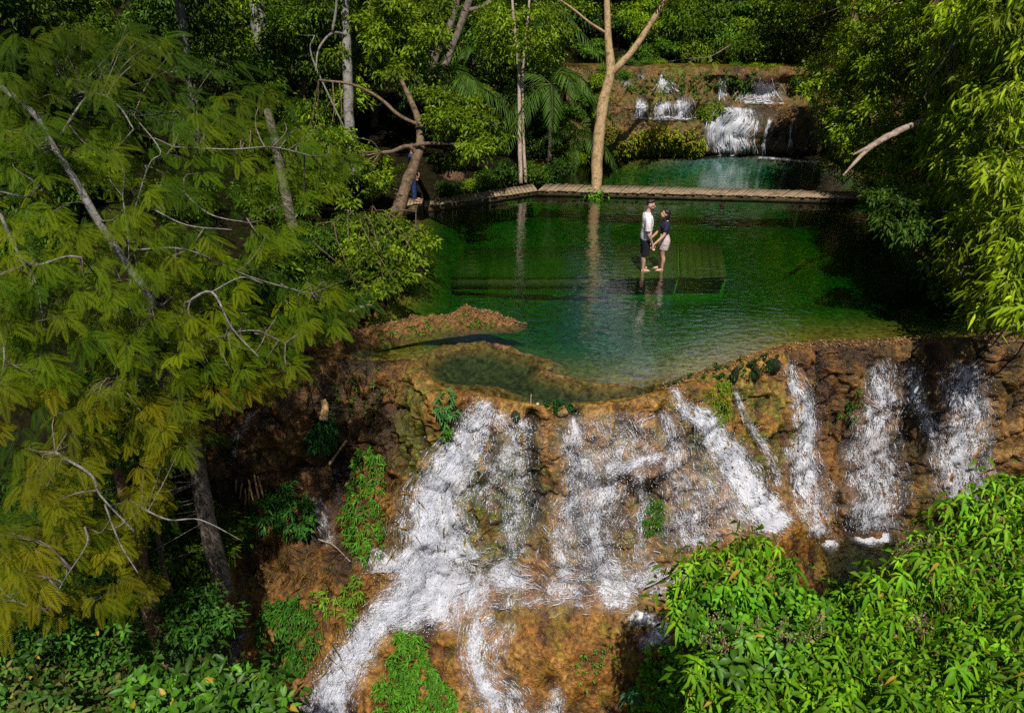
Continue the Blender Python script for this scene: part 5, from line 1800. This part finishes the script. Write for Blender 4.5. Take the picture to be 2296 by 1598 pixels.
# long low bank of tufa in the left of the pool
path = np.array([at_z(u, v, 0) for u, v in ((770, 770), (860, 748), (950, 733), (1020, 722), (1075, 716), (1120, 722), (1155, 723), (1182, 722))])
wid = np.array([.40, .40, .38, .40, .40, .28, .20, .04])
hgt = np.array([.20, .22, .24, .28, .27, .14, .06, .0])
nP, nS = 140, 44
Pc = catmull(path, nP)
Wc, Hc = catmull(wid[:, None], nP)[:, 0], catmull(hgt[:, None], nP)[:, 0]
tn = nrm(np.gradient(Pc, axis=0))
sd_ = np.stack([-tn[:, 1], tn[:, 0], 0 * tn[:, 0]], -1)
s = np.linspace(-1, 1, nS)
SP_ = Pc[:, None] + sd_[:, None] * (Wc[:, None] * s[None])[..., None]
prof = np.clip(1 - np.abs(s) ** 2.0, 0, 1)
nz_ = fbm(SP_ * 3.0, 201, 4)
SP_[..., 2] = -.14 + (Hc[:, None] + .10) * prof[None] * (1 + .35 * nz_) + .05 * fbm(SP_ * 9, 205, 3) * prof
SP_[..., :2] += (.07 * fbm(SP_ * 2.2, 209, 3))[..., None]
cs = W([.24, .125, .04]) * (1 + .5 * fbm(SP_ * 7, 211, 3))[..., None]
gm = sstep(.1, .4, fbm(SP_ * 4, 215, 3))[..., None] * sstep(.2, -.5, s)[None, :, None]
cs = cs + (W([.14, .15, .015]) - cs) * gm * .8
spit = empty('rock_bank', Pc[nP // 2], 'low leaf littered tufa bank running into the left side of the pool', 'rock')
mesh_obj('stone', SP_, grid_faces(nP, nS), STONE_M, spit, col=np.clip(cs, 0, 1).reshape(-1, 3))
k = rng.integers(0, nP, 700), rng.integers(8, nS - 8, 700)
lp = SP_[k] + [0, 0, .012]
add_leaves(spit, 'leaf_litter', [leafset(lp, rvec(700) * [1, 1, .2], rvec(700) * .35 + [0, 0, 1], .06, .03, palette_cols([(.35, .2, .09), (.45, .28, .14), (.2, .11, .05)], 700), droop=0)], kind='stuff')
cliff_fr = SP_[rng.integers(10, nP - 50, 22), rng.integers(4, 16, 22)]
pp2 = np.repeat(cliff_fr, 7, 0)
add_leaves(spit, 'sprouts', [leafset(pp2, rng.normal(0, .7, (154, 3)) + [0, -.3, .6], rvec(154) + [0, 0, 1], .11, .035, palette_cols([(.07, .2, .015), (.1, .24, .02)], 154), 'long', .5)])

def ridge(name, label, px, w, h, col, seed, z=0.0):
    P = catmull(np.array([at_z(u, v, z) for u, v in px]), 120)
    tn = nrm(np.gradient(P, axis=0))
    sd = np.stack([-tn[:, 1], tn[:, 0], 0 * tn[:, 0]], -1)
    s = np.linspace(-1, 1, 18)
    wv = w * (1 + .5 * fbm(P * 2.2, seed, 3)) * np.minimum(1, np.minimum(np.arange(120), 119 - np.arange(120)) / 8 + .15)
    G_ = P[:, None] + sd[:, None] * (wv[:, None] * s[None])[..., None]
    pr = np.clip(1 - np.abs(s) ** 2.4, 0, 1)
    G_[..., 2] = z - .10 + (h + .10) * pr[None] * (1 + .5 * fbm(G_ * 5, seed + 3, 3) + .6 * fbm(G_ * 1.6, seed + 4, 2))
    G_[..., :2] += (.05 * fbm(G_ * 4, seed + 6, 3))[..., None]
    c = np.asarray(col) * (1 + .6 * fbm(G_ * 8, seed + 8, 3))[..., None]
    g = sstep(.05, .35, fbm(G_ * 3, seed + 12, 3))[..., None]
    c = c + (W([.12, .13, .012]) - c) * g * .8
    o = mesh_obj(name, G_, grid_faces(120, 18), STONE_M, None, P[60], col=np.clip(c, 0, 1).reshape(-1, 3))
    return tag(o, label, 'rock')


ridge('low_rock', 'thin tan tufa rim curving between the pool and the shallow terrace', [(1085, 768), (1140, 783), (1190, 797), (1222, 808), (1218, 827), (1245, 842), (1290, 855), (1350, 863), (1420, 861), (1480, 853), (1520, 846)], .07, .012, (.30, .18, .07), 301)
ridge('low_rock', 'mossy dark rim closing the left side of the shallow terrace', [(1085, 768), (1040, 775), (990, 784), (958, 800), (945, 826), (952, 850)], .09, .005, (.17, .12, .03), 321)

# litter on the rim and brink
qq = []
for u, v in in_poly([(1480, 850), (1600, 818), (1700, 790), (1780, 768), (2290, 745), (2290, 758), (1790, 780), (1690, 812), (1600, 840), (1500, 872)], 900):
    p, nn = on_cliff(u, v)
    if p is not None and p[2] > -.25:
        qq.append(p + nn * .012)
qq = np.array(qq)
o = mesh_obj('leaf_litter', *leafset(qq, rvec(len(qq)) * [1, 1, .3], rvec(len(qq)) * .4 + [0, 0, 1], .065, .03, palette_cols([(.36, .2, .1), (.45, .27, .13), (.18, .1, .05)], len(qq)), droop=0)[:2], LEAF_M,
             col=palette_cols([(.36, .2, .1), (.45, .27, .13), (.18, .1, .05)], len(qq)).repeat(4, 0))
o['kind'] = 'stuff'

rock('stone', 'rounded ochre stone beside the top of the slanting torrent', on_cliff(1548, 928)[0], (.085, .08, .11), (.34, .20, .07), seed=3)
rock('stone', 'dark mossy stone on the brow at the top of the thin ragged stream', on_cliff(1157, 932)[0], (.085, .09, .13), (.05, .07, .03), seed=5)
rock('stone', 'dark egg shaped stone in the middle of the face between two streams', on_cliff(1193, 1122)[0], (.08, .07, .12), (.03, .045, .03), seed=7)
rock('stone', 'tan stone at the brow beside the dark waterweed', on_cliff(1258, 922)[0], (.11, .09, .08), (.42, .27, .12), seed=9)
rock('stone', 'dark upright stone left of another at the top of the mossy right face', on_cliff(1648, 838)[0], (.08, .07, .16), (.025, .04, .018), seed=11)
rock('stone', 'dark upright stone right of its twin at the top of the mossy right face', on_cliff(1693, 838)[0], (.08, .07, .16), (.03, .045, .015), seed=13)
rock('stone', 'largest dark green boulder on the brink left of the single narrow fall', on_cliff(1732, 815)[0], (.17, .12, .15), (.02, .035, .012), seed=15)
rock('stone', 'mossy stone at the bend of the rim between pool and shallow terrace', at_z(1224, 824, -.02), (.13, .09, .08), (.18, .15, .03), seed=17)
rock('boulder', 'brown boulder on the shaded shore behind the left boardwalk', at_z(1012, 398, .3), (.45, .3, .28), (.16, .09, .05), 'boulder', seed=19)
rock('boulder', 'smooth tan rock shoulder at the lower edge left of the torrent', on_cliff(680, 1530)[0], (.22, .2, .2), (.32, .16, .05), 'boulder', seed=23)
rock('pebble', 'small white pebble on the brow beside the upright stick', on_cliff(1206, 890)[0] + [0, 0, .015], (.03, .03, .025), (.7, .68, .62), 'pebble', seed=25)

p = on_cliff(1190, 891)[0]
m = MB()
m.tube([p - [0, 0, .05], p + [0, .01, .08], p + [.008, .01, .17]], [.014, .013, .011], 6, n=6, wob=.2)
tag(m.build('stick', DEAD_B, None, p), 'short broken stick standing upright on the brow of the middle falls', 'stick')
sp_ = MB()
p0, p1 = on_cliff(1010, 985)[0], on_cliff(1000, 1010)[0]


def lay(name, label, px, r, mat, cat, off=.03, group=None, wob=.15, pts=None):
    P = [on_cliff(u, v)[0] + on_cliff(u, v)[1] * off for u, v in px] if pts is None else pts
    m = MB()
    m.tube(P, np.linspace(r, r * .6, len(P)), 8, wob=wob, n=len(P) * 4)
    return tag(m.build(name, mat, None, P[0]), label, cat, group)


LOG_M = bark_mat('cut_wood', (.40, .24, .10), (.55, .36, .17), (.28, .15, .06))
lay('log', 'tan broken log lodged upright in the dark wall above the gully bush', [(716, 940), (722, 915), (728, 888)], .085, LOG_M, 'log', .10)
lay('plank', 'thin tan board leaning across the dark cave in the gully', [(732, 1036), (752, 1010), (775, 985)], .035, LOG_M, 'board', .12)
lay('fallen_twig', 'pale bare twig sticking out under the red flowered plant', [(720, 1222), (755, 1238), (788, 1252)], .016, DEAD_B, 'twig', .15)
lay('fallen_twig', 'thin brown twig leaning across the wall between the right falls', [(1930, 880), (1970, 915), (2015, 960)], .014, DEAD_B, 'twig', .08)
for i, (u, v, h) in enumerate([(548, 1135, 40), (558, 1130, 48), (570, 1128, 52), (582, 1122, 58), (592, 1118, 50), (538, 1118, 34), (530, 1105, 30)]):
    p, nn = on_cliff(u, v)
    q = at_t(u + rng.uniform(-14, 6), v - h, float(np.dot(p - CAM, [0, CP, -SP])) - .25)
    m = MB()
    m.tube([p, (p + q) / 2 + rng.normal(0, .012, 3), q], [.02, .019, .016], 6, n=6)
    tag(m.build('cut_stem', LOG_M, None, p), 'pale cut stem standing in the row on the dark left slope', 'stem', 'row of cut stems on the left slope')
lay('fallen_branch', 'pale curved branch lying on the left shore above the rock bank', None, .05, DEAD_B, 'branch',
    pts=[at_z(785, 700, .35), at_z(810, 688, .45), at_z(845, 684, .35)])
for k, (pxs, lab) in enumerate([([(2180, 765), (2230, 752), (2290, 742)], 'upper brown root crossing the brink at the far right'), ([(2210, 775), (2250, 768), (2300, 766)], 'lower brown root crossing the brink at the far right')]):
    lay('root', lab, pxs, .04, BROWN_B, 'root', .03)
# grassy roots hanging on the left slope
gp, ga = [], []
for poly, n in (([(620, 1180), (720, 1220), (760, 1290), (700, 1320), (600, 1300), (560, 1250)], 260), ([(860, 1060), (930, 1080), (930, 1180), (880, 1260), (850, 1200)], 260),
                ([(690, 1360), (800, 1380), (780, 1470), (700, 1520), (640, 1560)], 220), ([(480, 1400), (600, 1330), (620, 1480), (520, 1560)], 200)):
    for u, v in in_poly(poly, n):
        p, nn = on_cliff(u, v)
        if p is not None:
            gp.append(p + nn * .02)
            ga.append(nn * .5 + np.array([0, 0, -.8]) + rng.normal(0, .35, 3))
gp, ga = np.array(gp), np.array(ga)
lv = leafset(gp, ga, rvec(len(gp)) + [0, -1, .3], rng.uniform(.15, .38, len(gp)), .012, palette_cols([(.30, .16, .04), (.36, .22, .06), (.18, .10, .03), (.16, .18, .02)], len(gp)), droop=.5)
o = mesh_obj('dry_grass', lv[0], lv[1], LEAF_M, col=lv[2])
o['kind'] = 'stuff'

# ================================================================== PEOPLE
def skin_mat():
    m, nt, out = new_mat('skin')
    at = nd(nt, 'ShaderNodeAttribute', attribute_name='col')
    p = principled(nt, out, at.outputs['Color'], .5, .35)
    p.inputs['Subsurface Weight'].default_value = .08
    p.inputs['Subsurface Radius'].default_value = (.02, .008, .004)
    return m


SKIN_M = skin_mat()


class Body:
    def __init__(self):
        self.m = MB()

    def rings(self, rows, seg=20):
        """rows: (z, cx, cy, rx, ry)"""
        R = catmull(np.array(rows, float), len(rows) * 4)
        th = np.linspace(0, 2 * math.pi, seg, endpoint=False)
        V = np.stack([R[:, 1:2] + R[:, 3:4] * np.cos(th), R[:, 2:3] + R[:, 4:5] * np.sin(th), np.repeat(R[:, :1], seg, 1)], -1)
        n = len(R)
        i = np.arange(n - 1)[:, None] * seg
        j = np.arange(seg)[None]
        q = np.stack([i + j, i + (j + 1) % seg, i + seg + (j + 1) % seg, i + seg + j], -1).reshape(-1, 4)
        V = np.concatenate([V.reshape(-1, 3), [[R[0, 1], R[0, 2], R[0, 0]], [R[-1, 1], R[-1, 2], R[-1, 0]]]])
        m, jj = n * seg, np.arange(seg)
        t = np.concatenate([np.stack([np.full(seg, m), (jj + 1) % seg, jj], -1), np.stack([np.full(seg, m + 1), (n - 1) * seg + jj, (n - 1) * seg + (jj + 1) % seg], -1)])
        self.m.add(V, q, t)

    def ball(self, c, r, rot=None):
        th, ph = np.meshgrid(np.linspace(0, math.pi, 13), np.linspace(0, 2 * math.pi, 18, endpoint=False), indexing='ij')
        V = np.stack([np.sin(th) * np.cos(ph), np.sin(th) * np.sin(ph), np.cos(th)], -1) * np.asarray(r)
        V = V.reshape(-1, 3)
        if rot is not None:
            V = V @ np.array(Matrix.Rotation(rot, 3, 'Y')).T
        i = np.arange(12)[:, None] * 18
        j = np.arange(18)[None]
        q = np.stack([i + j, i + 18 + j, i + 18 + (j + 1) % 18, i + (j + 1) % 18], -1).reshape(-1, 4)
        self.m.add(V + np.asarray(c), q)

    def limb(self, pts, r, seg=12, n=None):
        self.m.tube(pts, r, seg, n=n or len(pts) * 5)

    def make(self, name, mat, parent, voxel, xf, colfn=None, smooth_it=4):
        fs = []
        if self.m.q:
            fs.append(np.concatenate(self.m.q))
        if self.m.t:
            fs.append(np.concatenate(self.m.t))
        me = mesh_data('tmp', np.concatenate(self.m.v), fs)
        o = bpy.data.objects.new('tmp', me)
        COL.objects.link(o)
        a = o.modifiers.new('r', 'REMESH')
        a.mode = 'VOXEL'
        a.voxel_size = voxel
        a.use_smooth_shade = True
        b = o.modifiers.new('s', 'SMOOTH')
        b.factor = .5
        b.iterations = smooth_it
        dg = bpy.context.evaluated_depsgraph_get()
        me2 = bpy.data.meshes.new_from_object(o.evaluated_get(dg))
        bpy.data.objects.remove(o)
        bpy.data.meshes.remove(me)
        n = len(me2.vertices)
        V = np.empty(n * 3, np.float32)
        me2.vertices.foreach_get('co', V)
        V = V.reshape(-1, 3).astype(float)
        C = colfn(V) if colfn else np.full((n, 3), .5)
        at = me2.color_attributes.new('col', 'FLOAT_COLOR', 'POINT')
        c4 = np.ones((n, 4), np.float32)
        c4[:, :3] = C
        at.data.foreach_set('color', c4.ravel())
        me2.vertices.foreach_set('co', xf(V).astype(np.float32).ravel())
        me2.name = name
        me2.materials.clear()
        me2.materials.append(mat)
        me2.polygons.foreach_set('use_smooth', np.ones(len(me2.polygons), bool))
        me2.update()
        ob = bpy.data.objects.new(name, me2)
        COL.objects.link(ob)
        ob.parent = parent
        return ob


def hand(b, wrist, palm, dirv, side, curl=.5, s=1.0):
    """palm and five separate bent fingers; side is the thumb side"""
    d, sd = nrm(np.array(dirv, float)), nrm(np.array(side, float))
    nn = np.cross(d, sd)
    palm = np.array(palm, float)
    b.limb([wrist, palm - d * .02 * s, palm + d * .035 * s], [.026 * s, .030 * s, .027 * s])
    for i, ln in enumerate((.070, .082, .076, .060)):
        o = palm + d * .035 * s + sd * (.027 - .018 * i) * s
        k1 = o + (d + nn * curl * .3) * ln * .45 * s
        k2 = k1 + (d * .7 + nn * curl) * ln * .33 * s
        k3 = k2 + (d * .35 + nn * curl * 1.3) * ln * .28 * s
        b.limb([o - d * .02, k1, k2, k3], [.0095 * s, .009 * s, .0085 * s, .0065 * s], 8)
    t0 = palm - d * .015 * s + sd * .026 * s
    b.limb([t0, t0 + (sd * .8 + d * .6) * .03 * s, t0 + (sd * .7 + d * 1.2 + nn * .5) * .05 * s], [.012 * s, .0105 * s, .008 * s], 8)


def foot(b, heel, y, s=1.0):
    x, z = heel
    b.limb([(x - .045 * s, y, z + .035 * s), (x + .02 * s, y, z + .045 * s), (x + .10 * s, y, z + .03 * s), (x + .15 * s, y, z + .022 * s)], [.030 * s, .036 * s, .033 * s, .024 * s])
    for i in range(5):
        yy = y + (.026 - .013 * i) * s
        b.limb([(x + .13 * s, yy, z + .018 * s), (x + (.195 - .010 * i) * s, yy, z + .013 * s)], [.012 * s, .0095 * s - .0006 * i], 8, 6)


def head(b, c, s=1.0, tilt=0.0):
    cx, cy_, cz = c
    ct, stt = math.cos(tilt), math.sin(tilt)

    def at(x, y, z):
        return (cx + (x * ct + z * stt) * s, cy_ + y * s, cz + (-x * stt + z * ct) * s)
    b.ball(at(0, 0, .02), (.098 * s, .077 * s, .105 * s), tilt)
    b.ball(at(.035, 0, -.05), (.062 * s, .056 * s, .070 * s), tilt)
    b.ball(at(.062, 0, -.088), (.028 * s, .030 * s, .024 * s), tilt)
    b.limb([at(.088, 0, .022), at(.106, 0, -.008), at(.116, 0, -.026), at(.098, 0, -.034)], [.011 * s, .013 * s, .0165 * s, .010 * s], 8)
    b.ball(at(.083, .03, .030), (.016 * s, .026 * s, .010 * s), tilt)
    b.ball(at(.083, -.03, .030), (.016 * s, .026 * s, .010 * s), tilt)
    b.ball(at(.086, 0, -.055), (.018 * s, .026 * s, .007 * s), tilt)
    b.ball(at(.083, 0, -.067), (.017 * s, .024 * s, .007 * s), tilt)
    for sg in (-1, 1):
        b.ball(at(-.005, sg * .078, -.002), (.020 * s, .010 * s, .031 * s), tilt)
    return at


def eyes(at, root, xf, s=1.0):
    b = Body()
    for sg in (-1, 1):
        b.ball(at(.0855, sg * .030, .010), (.010 * s, .013 * s, .008 * s))
    b.make('eyes', flat_mat('eye_dark', (.03, .02, .015), .2, .5, 10, .1, 0), root, .003, xf, smooth_it=0)


def placer(origin, flip):
    return lambda V: V * ([-1, -1, 1] if flip else [1, 1, 1])


base_m = at_z(1440, 606, PZT)
base_w = base_m + [.46, .02, 0]
# ---------------- the man
MR = empty('person', base_m, 'bearded man in a white shirt and dark shorts facing the woman in the pool', 'person')
xf = placer(base_m, False)
hm = np.array([.155, -.205, .68])
b = Body()
b.rings([(.80, 0, 0, .10, .155), (.92, 0, 0, .115, .165), (1.06, .005, 0, .112, .152), (1.22, .01, 0, .125, .165), (1.36, 0, 0, .115, .185), (1.435, -.01, 0, .075, .16), (1.48, -.005, 0, .058, .075), (1.57, .02, 0, .054, .056), (1.62, .03, 0, .05, .05)])
at_m = head(b, (.035, 0, 1.655), 1.0, .12)
for sg in (-1, 1):
    b.limb([(0, sg * .085, .90), (.012, sg * .095, .70), (.015, sg * .098, .49), (-.012, sg * .098, .36), (-.008, sg * .098, .20), (-.008, sg * .098, .08), (0, sg * .098, .045)], [.088, .082, .058, .061, .045, .036, .038])
    foot(b, (0, 0), sg * .10)
    b.limb([(-.01, sg * .165, 1.40), (-.005, sg * .215, 1.28), (.0, sg * .235, 1.08), (.045, sg * .232, .95), (.12, sg * .212, .80), (hm[0] - .01, sg * .205, .735)], [.062, .054, .042, .043, .034, .026])
    hand(b, (.145, sg * .205, .74), (hm[0], sg * .205, hm[2] + .02), (.25, 0, -1), (.9, -sg * .5, .2), .55)


def man_col(V):
    c = np.tile([.66, .38, .27], (len(V), 1)) * (1 + .08 * fbm(V * 30, 3, 2))[:, None]
    arm = (V[:, 1] < -.16) & (V[:, 2] > .77) & (V[:, 2] < 1.0)
    tt = sstep(-.35, .15, fbm(V * 34, 7, 3)) * arm * .8
    c = c + (np.array([.10, .085, .085]) - c) * tt[:, None]
    lips = (V[:, 0] > .10) & (np.abs(V[:, 2] - 1.585) < .012)
    c[lips] = [.42, .16, .13]
    return c


body_m = b.make('body', SKIN_M, MR, .0055, xf, man_col)
b = Body()
b.rings([(.845, .005, 0, .132, .185), (.92, .005, 0, .136, .184), (1.06, .01, 0, .134, .176), (1.22, .015, 0, .143, .186), (1.36, .002, 0, .130, .203), (1.43, -.01, 0, .092, .175), (1.478, -.006, 0, .070, .092), (1.492, 0, 0, .064, .075)])
for sg in (-1, 1):
    b.limb([(-.01, sg * .155, 1.395), (-.008, sg * .215, 1.28), (0, sg * .238, 1.10)], [.080, .078, .076])


def shirt_col(V):
    g = sstep(.15, .4, fbm(V * 18, 13, 3)) * (V[:, 0] > .06) * (V[:, 2] > 1.18) * (V[:, 2] < 1.38) * (np.abs(V[:, 1]) < .1)
    return np.array([.90, .80, .83]) * (1 - .25 * g)[:, None]


CLOTH_M = skin_mat()
CLOTH_M.name = 'cloth'
n_ = CLOTH_M.node_tree
pr = [x for x in n_.nodes if x.type == 'BSDF_PRINCIPLED'][0]
pr.inputs['Subsurface Weight'].default_value = 0
pr.inputs['Roughness'].default_value = .85
n_.links.new(bump_n(n_, noise_n(n_, scaled(n_, geo_pos(n_), (9, 9, 5)), 1.0, 3, .55, 1.0), .8, .05), pr.inputs['Normal'])
b.make('shirt', CLOTH_M, MR, .008, xf, shirt_col)
b = Body()
b.rings([(.72, .005, 0, .115, .17), (.82, .002, 0, .128, .178), (.90, .002, 0, .126, .176), (.955, .004, 0, .120, .168)])
for sg in (-1, 1):
    b.limb([(0, sg * .088, .82), (.012, sg * .096, .62), (.014, sg * .098, .43)], [.105, .100, .092])
b.make('shorts', CLOTH_M, MR, .008, xf, lambda V: np.tile([.012, .012, .022], (len(V), 1)))
b = Body()
b.ball(at_m(-.012, 0, .075), (.090, .072, .068), .12)
b.ball(at_m(.035, 0, .118), (.066, .054, .032), .12)
b.ball(at_m(-.052, 0, .03), (.052, .064, .06), .12)
HAIR_M = flat_mat('dark_hair', (.022, .014, .011), .5, .4, 60, .5, .5)
b.make('hair', HAIR_M, MR, .006, xf)
b = Body()
b.ball(at_m(.066, 0, -.094), (.040, .044, .040), .12)
b.ball(at_m(.030, 0, -.078), (.060, .066, .038), .12)
b.ball(at_m(.098, 0, -.042), (.012, .028, .008), .12)
b.make('beard', flat_mat('beard_hair', (.06, .025, .018), .6, .3, 80, .5, .5), MR, .005, xf)
eyes(at_m, body_m, xf)
m = MB()
m.tube([(.118, -.232, .775), (.16, -.205, .755), (.118, -.178, .79), (.10, -.205, .80), (.118, -.232, .775)], [.007] * 5, 6, n=24)
m.build('bracelet', flat_mat('bracelet_white', (.7, .68, .66), .4), None).parent = body_m

# ---------------- the woman
WR = empty('person', base_w, 'dark haired woman in a navy top and pale pink skirt holding hands in the pool', 'person')
xw = placer(base_w, True)
hw = np.array([.315, .215, .695])
b = Body()
b.rings([(.68, 0, 0, .10, .14), (.78, -.012, 0, .118, .160), (.88, -.005, 0, .100, .142), (.96, 0, 0, .082, .118), (1.06, .01, 0, .092, .122), (1.14, .018, 0, .105, .135), (1.22, 0, 0, .082, .145), (1.262, -.008, 0, .055, .11), (1.29, -.005, 0, .043, .050), (1.36, .012, 0, .042, .042), (1.40, .02, 0, .04, .04)])
at_w = head(b, (.03, 0, 1.435), .92, -.30)
for sg in (-1, 1):
    ox = .0 if sg > 0 else .03
    b.limb([(0, sg * .075, .77), (.01 + ox, sg * .08, .60), (.015 + ox, sg * .082, .43), (-.014 + ox, sg * .082, .31), (-.008 + ox, sg * .082, .17), (-.006 + ox, sg * .082, .07), (ox, sg * .082, .04)], [.086, .078, .052, .054, .038, .031, .033])
    foot(b, (ox, 0), sg * .083, .88)
    b.limb([(-.005, sg * .135, 1.20), (.025, sg * .185, 1.12), (.065, sg * .215, .99), (.17, sg * .222, .86), (.27, sg * .217, .755), (.285, sg * .215, .735)], [.050, .044, .036, .035, .026, .022])
    hand(b, (.285, sg * .215, .737), (hw[0] - .008, sg * .213, hw[2] + .012), (.75, 0, -.8), (.5, -sg * .6, .6), .75, .9)


def woman_col(V):
    c = np.tile([.64, .375, .26], (len(V), 1)) * (1 + .07 * fbm(V * 30, 5, 2))[:, None]
    return c


body_w = b.make('body', SKIN_M, WR, .0055, xw, woman_col)
b = Body()
b.rings([(.905, .0, 0, .098, .134), (.96, .0, 0, .094, .131), (1.06, .01, 0, .104, .135), (1.14, .02, 0, .120, .148), (1.215, .0, 0, .096, .158), (1.255, -.006, 0, .070, .125), (1.278, -.005, 0, .054, .075)])
for sg in (-1, 1):
    b.limb([(-.005, sg * .125, 1.205), (.022, sg * .182, 1.125), (.046, sg * .205, 1.055)], [.064, .058, .053])
b.make('top', CLOTH_M, WR, .007, xw, lambda V: np.tile([.012, .017, .045], (len(V), 1)))
b = Body()
b.rings([(.565, -.004, 0, .122, .168), (.66, -.01, 0, .130, .175), (.77, -.016, 0, .134, .176), (.86, -.008, 0, .118, .160), (.935, 0, 0, .100, .136), (.955, 0, 0, .098, .132)])
b.make('skirt', CLOTH_M, WR, .007, xw, lambda V: np.tile([.74, .58, .56], (len(V), 1)))
b = Body()
b.ball(at_w(-.016, 0, .045), (.096, .080, .088), -.3)
b.ball(at_w(-.060, 0, -.02), (.062, .078, .10), -.3)
b.limb([at_w(-.04, .06, .02), at_w(-.045, .066, -.07), at_w(-.06, .06, -.13)], [.035, .034, .022])
b.limb([at_w(-.04, -.06, .02), at_w(-.045, -.066, -.07), at_w(-.06, -.06, -.13)], [.035, .034, .022])
b.limb([at_w(-.07, 0, -.05), at_w(-.085, 0, -.11), at_w(-.085, 0, -.16)], [.06, .055, .03])
b.make('hair', HAIR_M, WR, .006, xw)
eyes(at_w, body_w, xw, .92)

# ---------------- someone half hidden behind the leaning trunk
base_p = at_z(931, 450, .225)
PR = empty('person', base_p, 'person in blue trousers half hidden behind the leaning trunk at the boardwalk end', 'person')
xp = placer(base_p, False)
b = Body()
b.rings([(.80, 0, 0, .10, .15), (.92, 0, 0, .11, .16), (1.06, .005, 0, .10, .145), (1.22, .01, 0, .115, .16), (1.34, 0, 0, .105, .175), (1.41, -.01, 0, .07, .15), (1.45, -.005, 0, .052, .07), (1.54, .02, 0, .05, .05), (1.58, .03, 0, .045, .045)])
at_p = head(b, (.035, 0, 1.62), .97, .1)
for sg in (-1, 1):
    b.limb([(0, sg * .085, .90), (.01, sg * .09, .49), (-.01, sg * .09, .3), (0, sg * .09, .05)], [.085, .058, .056, .036])
    foot(b, (0, 0), sg * .09)
    b.limb([(-.01, sg * .155, 1.37), (0, sg * .215, 1.1), (.08, sg * .2, .86), (.10, sg * .2, .83)], [.058, .042, .028, .024])
    hand(b, (.10, sg * .2, .83), (.115, sg * .2, .78), (.2, 0, -1), (.9, -sg * .4, .2), .4)
b.make('body', SKIN_M, PR, .006, xp, lambda V: np.tile([.36, .2, .13], (len(V), 1)))
b = Body()
b.rings([(.86, 0, 0, .12, .17), (1.06, .005, 0, .118, .16), (1.22, .01, 0, .13, .175), (1.34, 0, 0, .12, .19), (1.41, -.01, 0, .085, .16), (1.45, -.005, 0, .06, .08)])
for sg in (-1, 1):
    b.limb([(-.01, sg * .15, 1.37), (0, sg * .215, 1.1)], [.072, .066])
b.make('shirt', CLOTH_M, PR, .008, xp, lambda V: np.tile([.02, .04, .10], (len(V), 1)))
b = Body()
b.rings([(.72, 0, 0, .11, .165), (.82, 0, 0, .12, .17), (.93, 0, 0, .115, .163)])
for sg in (-1, 1):
    b.limb([(0, sg * .087, .82), (.01, sg * .09, .5), (-.005, sg * .09, .10)], [.10, .078, .062])
b.make('trousers', CLOTH_M, PR, .008, xp, lambda V: np.tile([.02, .05, .20], (len(V), 1)))
b = Body()
b.ball(at_p(-.02, 0, .045), (.098, .083, .09), .1)
b.make('hair', HAIR_M, PR, .006, xp)
# ================================================================== LIGHT, SKY, CAMERA
SUN = nrm(np.array([.03, -.46, .88]))
w = bpy.data.worlds.new('World')
scene.world = w
w.use_nodes = True
bgn = w.node_tree.nodes['Background']
sky = w.node_tree.nodes.new('ShaderNodeTexSky')
sky.sky_type = 'NISHITA'
sky.sun_disc = False
sky.sun_elevation = math.asin(SUN[2])
sky.sun_rotation = math.atan2(SUN[0], SUN[1])
# bright cloud patch added out of view for its glint in the pool
nt = w.node_tree
gen = nt.nodes.new('ShaderNodeTexCoord').outputs['Generated']
dt = nt.nodes.new('ShaderNodeVectorMath')
dt.operation = 'DOT_PRODUCT'
dt.inputs[1].default_value = tuple(nrm(np.array([.25, .85, .47])))
nt.links.new(gen, dt.inputs[0])
cl = math_n(nt, 'MULTIPLY', ramp(nt, dt.outputs['Value'], .968, .993), ramp(nt, noise_n(nt, gen, 9, 5, .6), .47, .58))
nt.links.new(mix_c(nt, cl, sky.outputs[0], (12, 13.5, 16)), bgn.inputs[0])
bgn.inputs[1].default_value = 0.045
ld = bpy.data.lights.new('sun', 'SUN')
ld.energy = 5.0
ld.angle = math.radians(.53)
ld.color = (1, .95, .86)
lo = bpy.data.objects.new('sun', ld)
COL.objects.link(lo)
lo.rotation_euler = Vector(SUN).to_track_quat('Z', 'Y').to_euler()
lo.location = (10, -10, 30)
cd = bpy.data.cameras.new('camera')
cd.sensor_width = 36
cd.lens = 24
cd.clip_end = 500
co = bpy.data.objects.new('camera', cd)
COL.objects.link(co)
co.location = CAM
co.rotation_euler = (math.pi / 2 - PITCH, 0, 0)
scene.camera = co
scene.view_settings.view_transform = 'Standard'
scene.view_settings.look = 'None'
scene.view_settings.exposure = 0
cy = scene.cycles
cy.max_bounces = 6
cy.use_denoising = False
cy.use_adaptive_sampling = True
cy.adaptive_threshold = .02
print('denoise', cy.use_denoising, cy.denoiser)
cy.transparent_max_bounces = 24
cy.diffuse_bounces = 3
cy.glossy_bounces = 3
cy.transmission_bounces = 6
cy.caustics_reflective = False
cy.caustics_refractive = False
cy.sample_clamp_indirect = 3
cy.sample_clamp_direct = 6
print('script seconds', time.time() - T0)
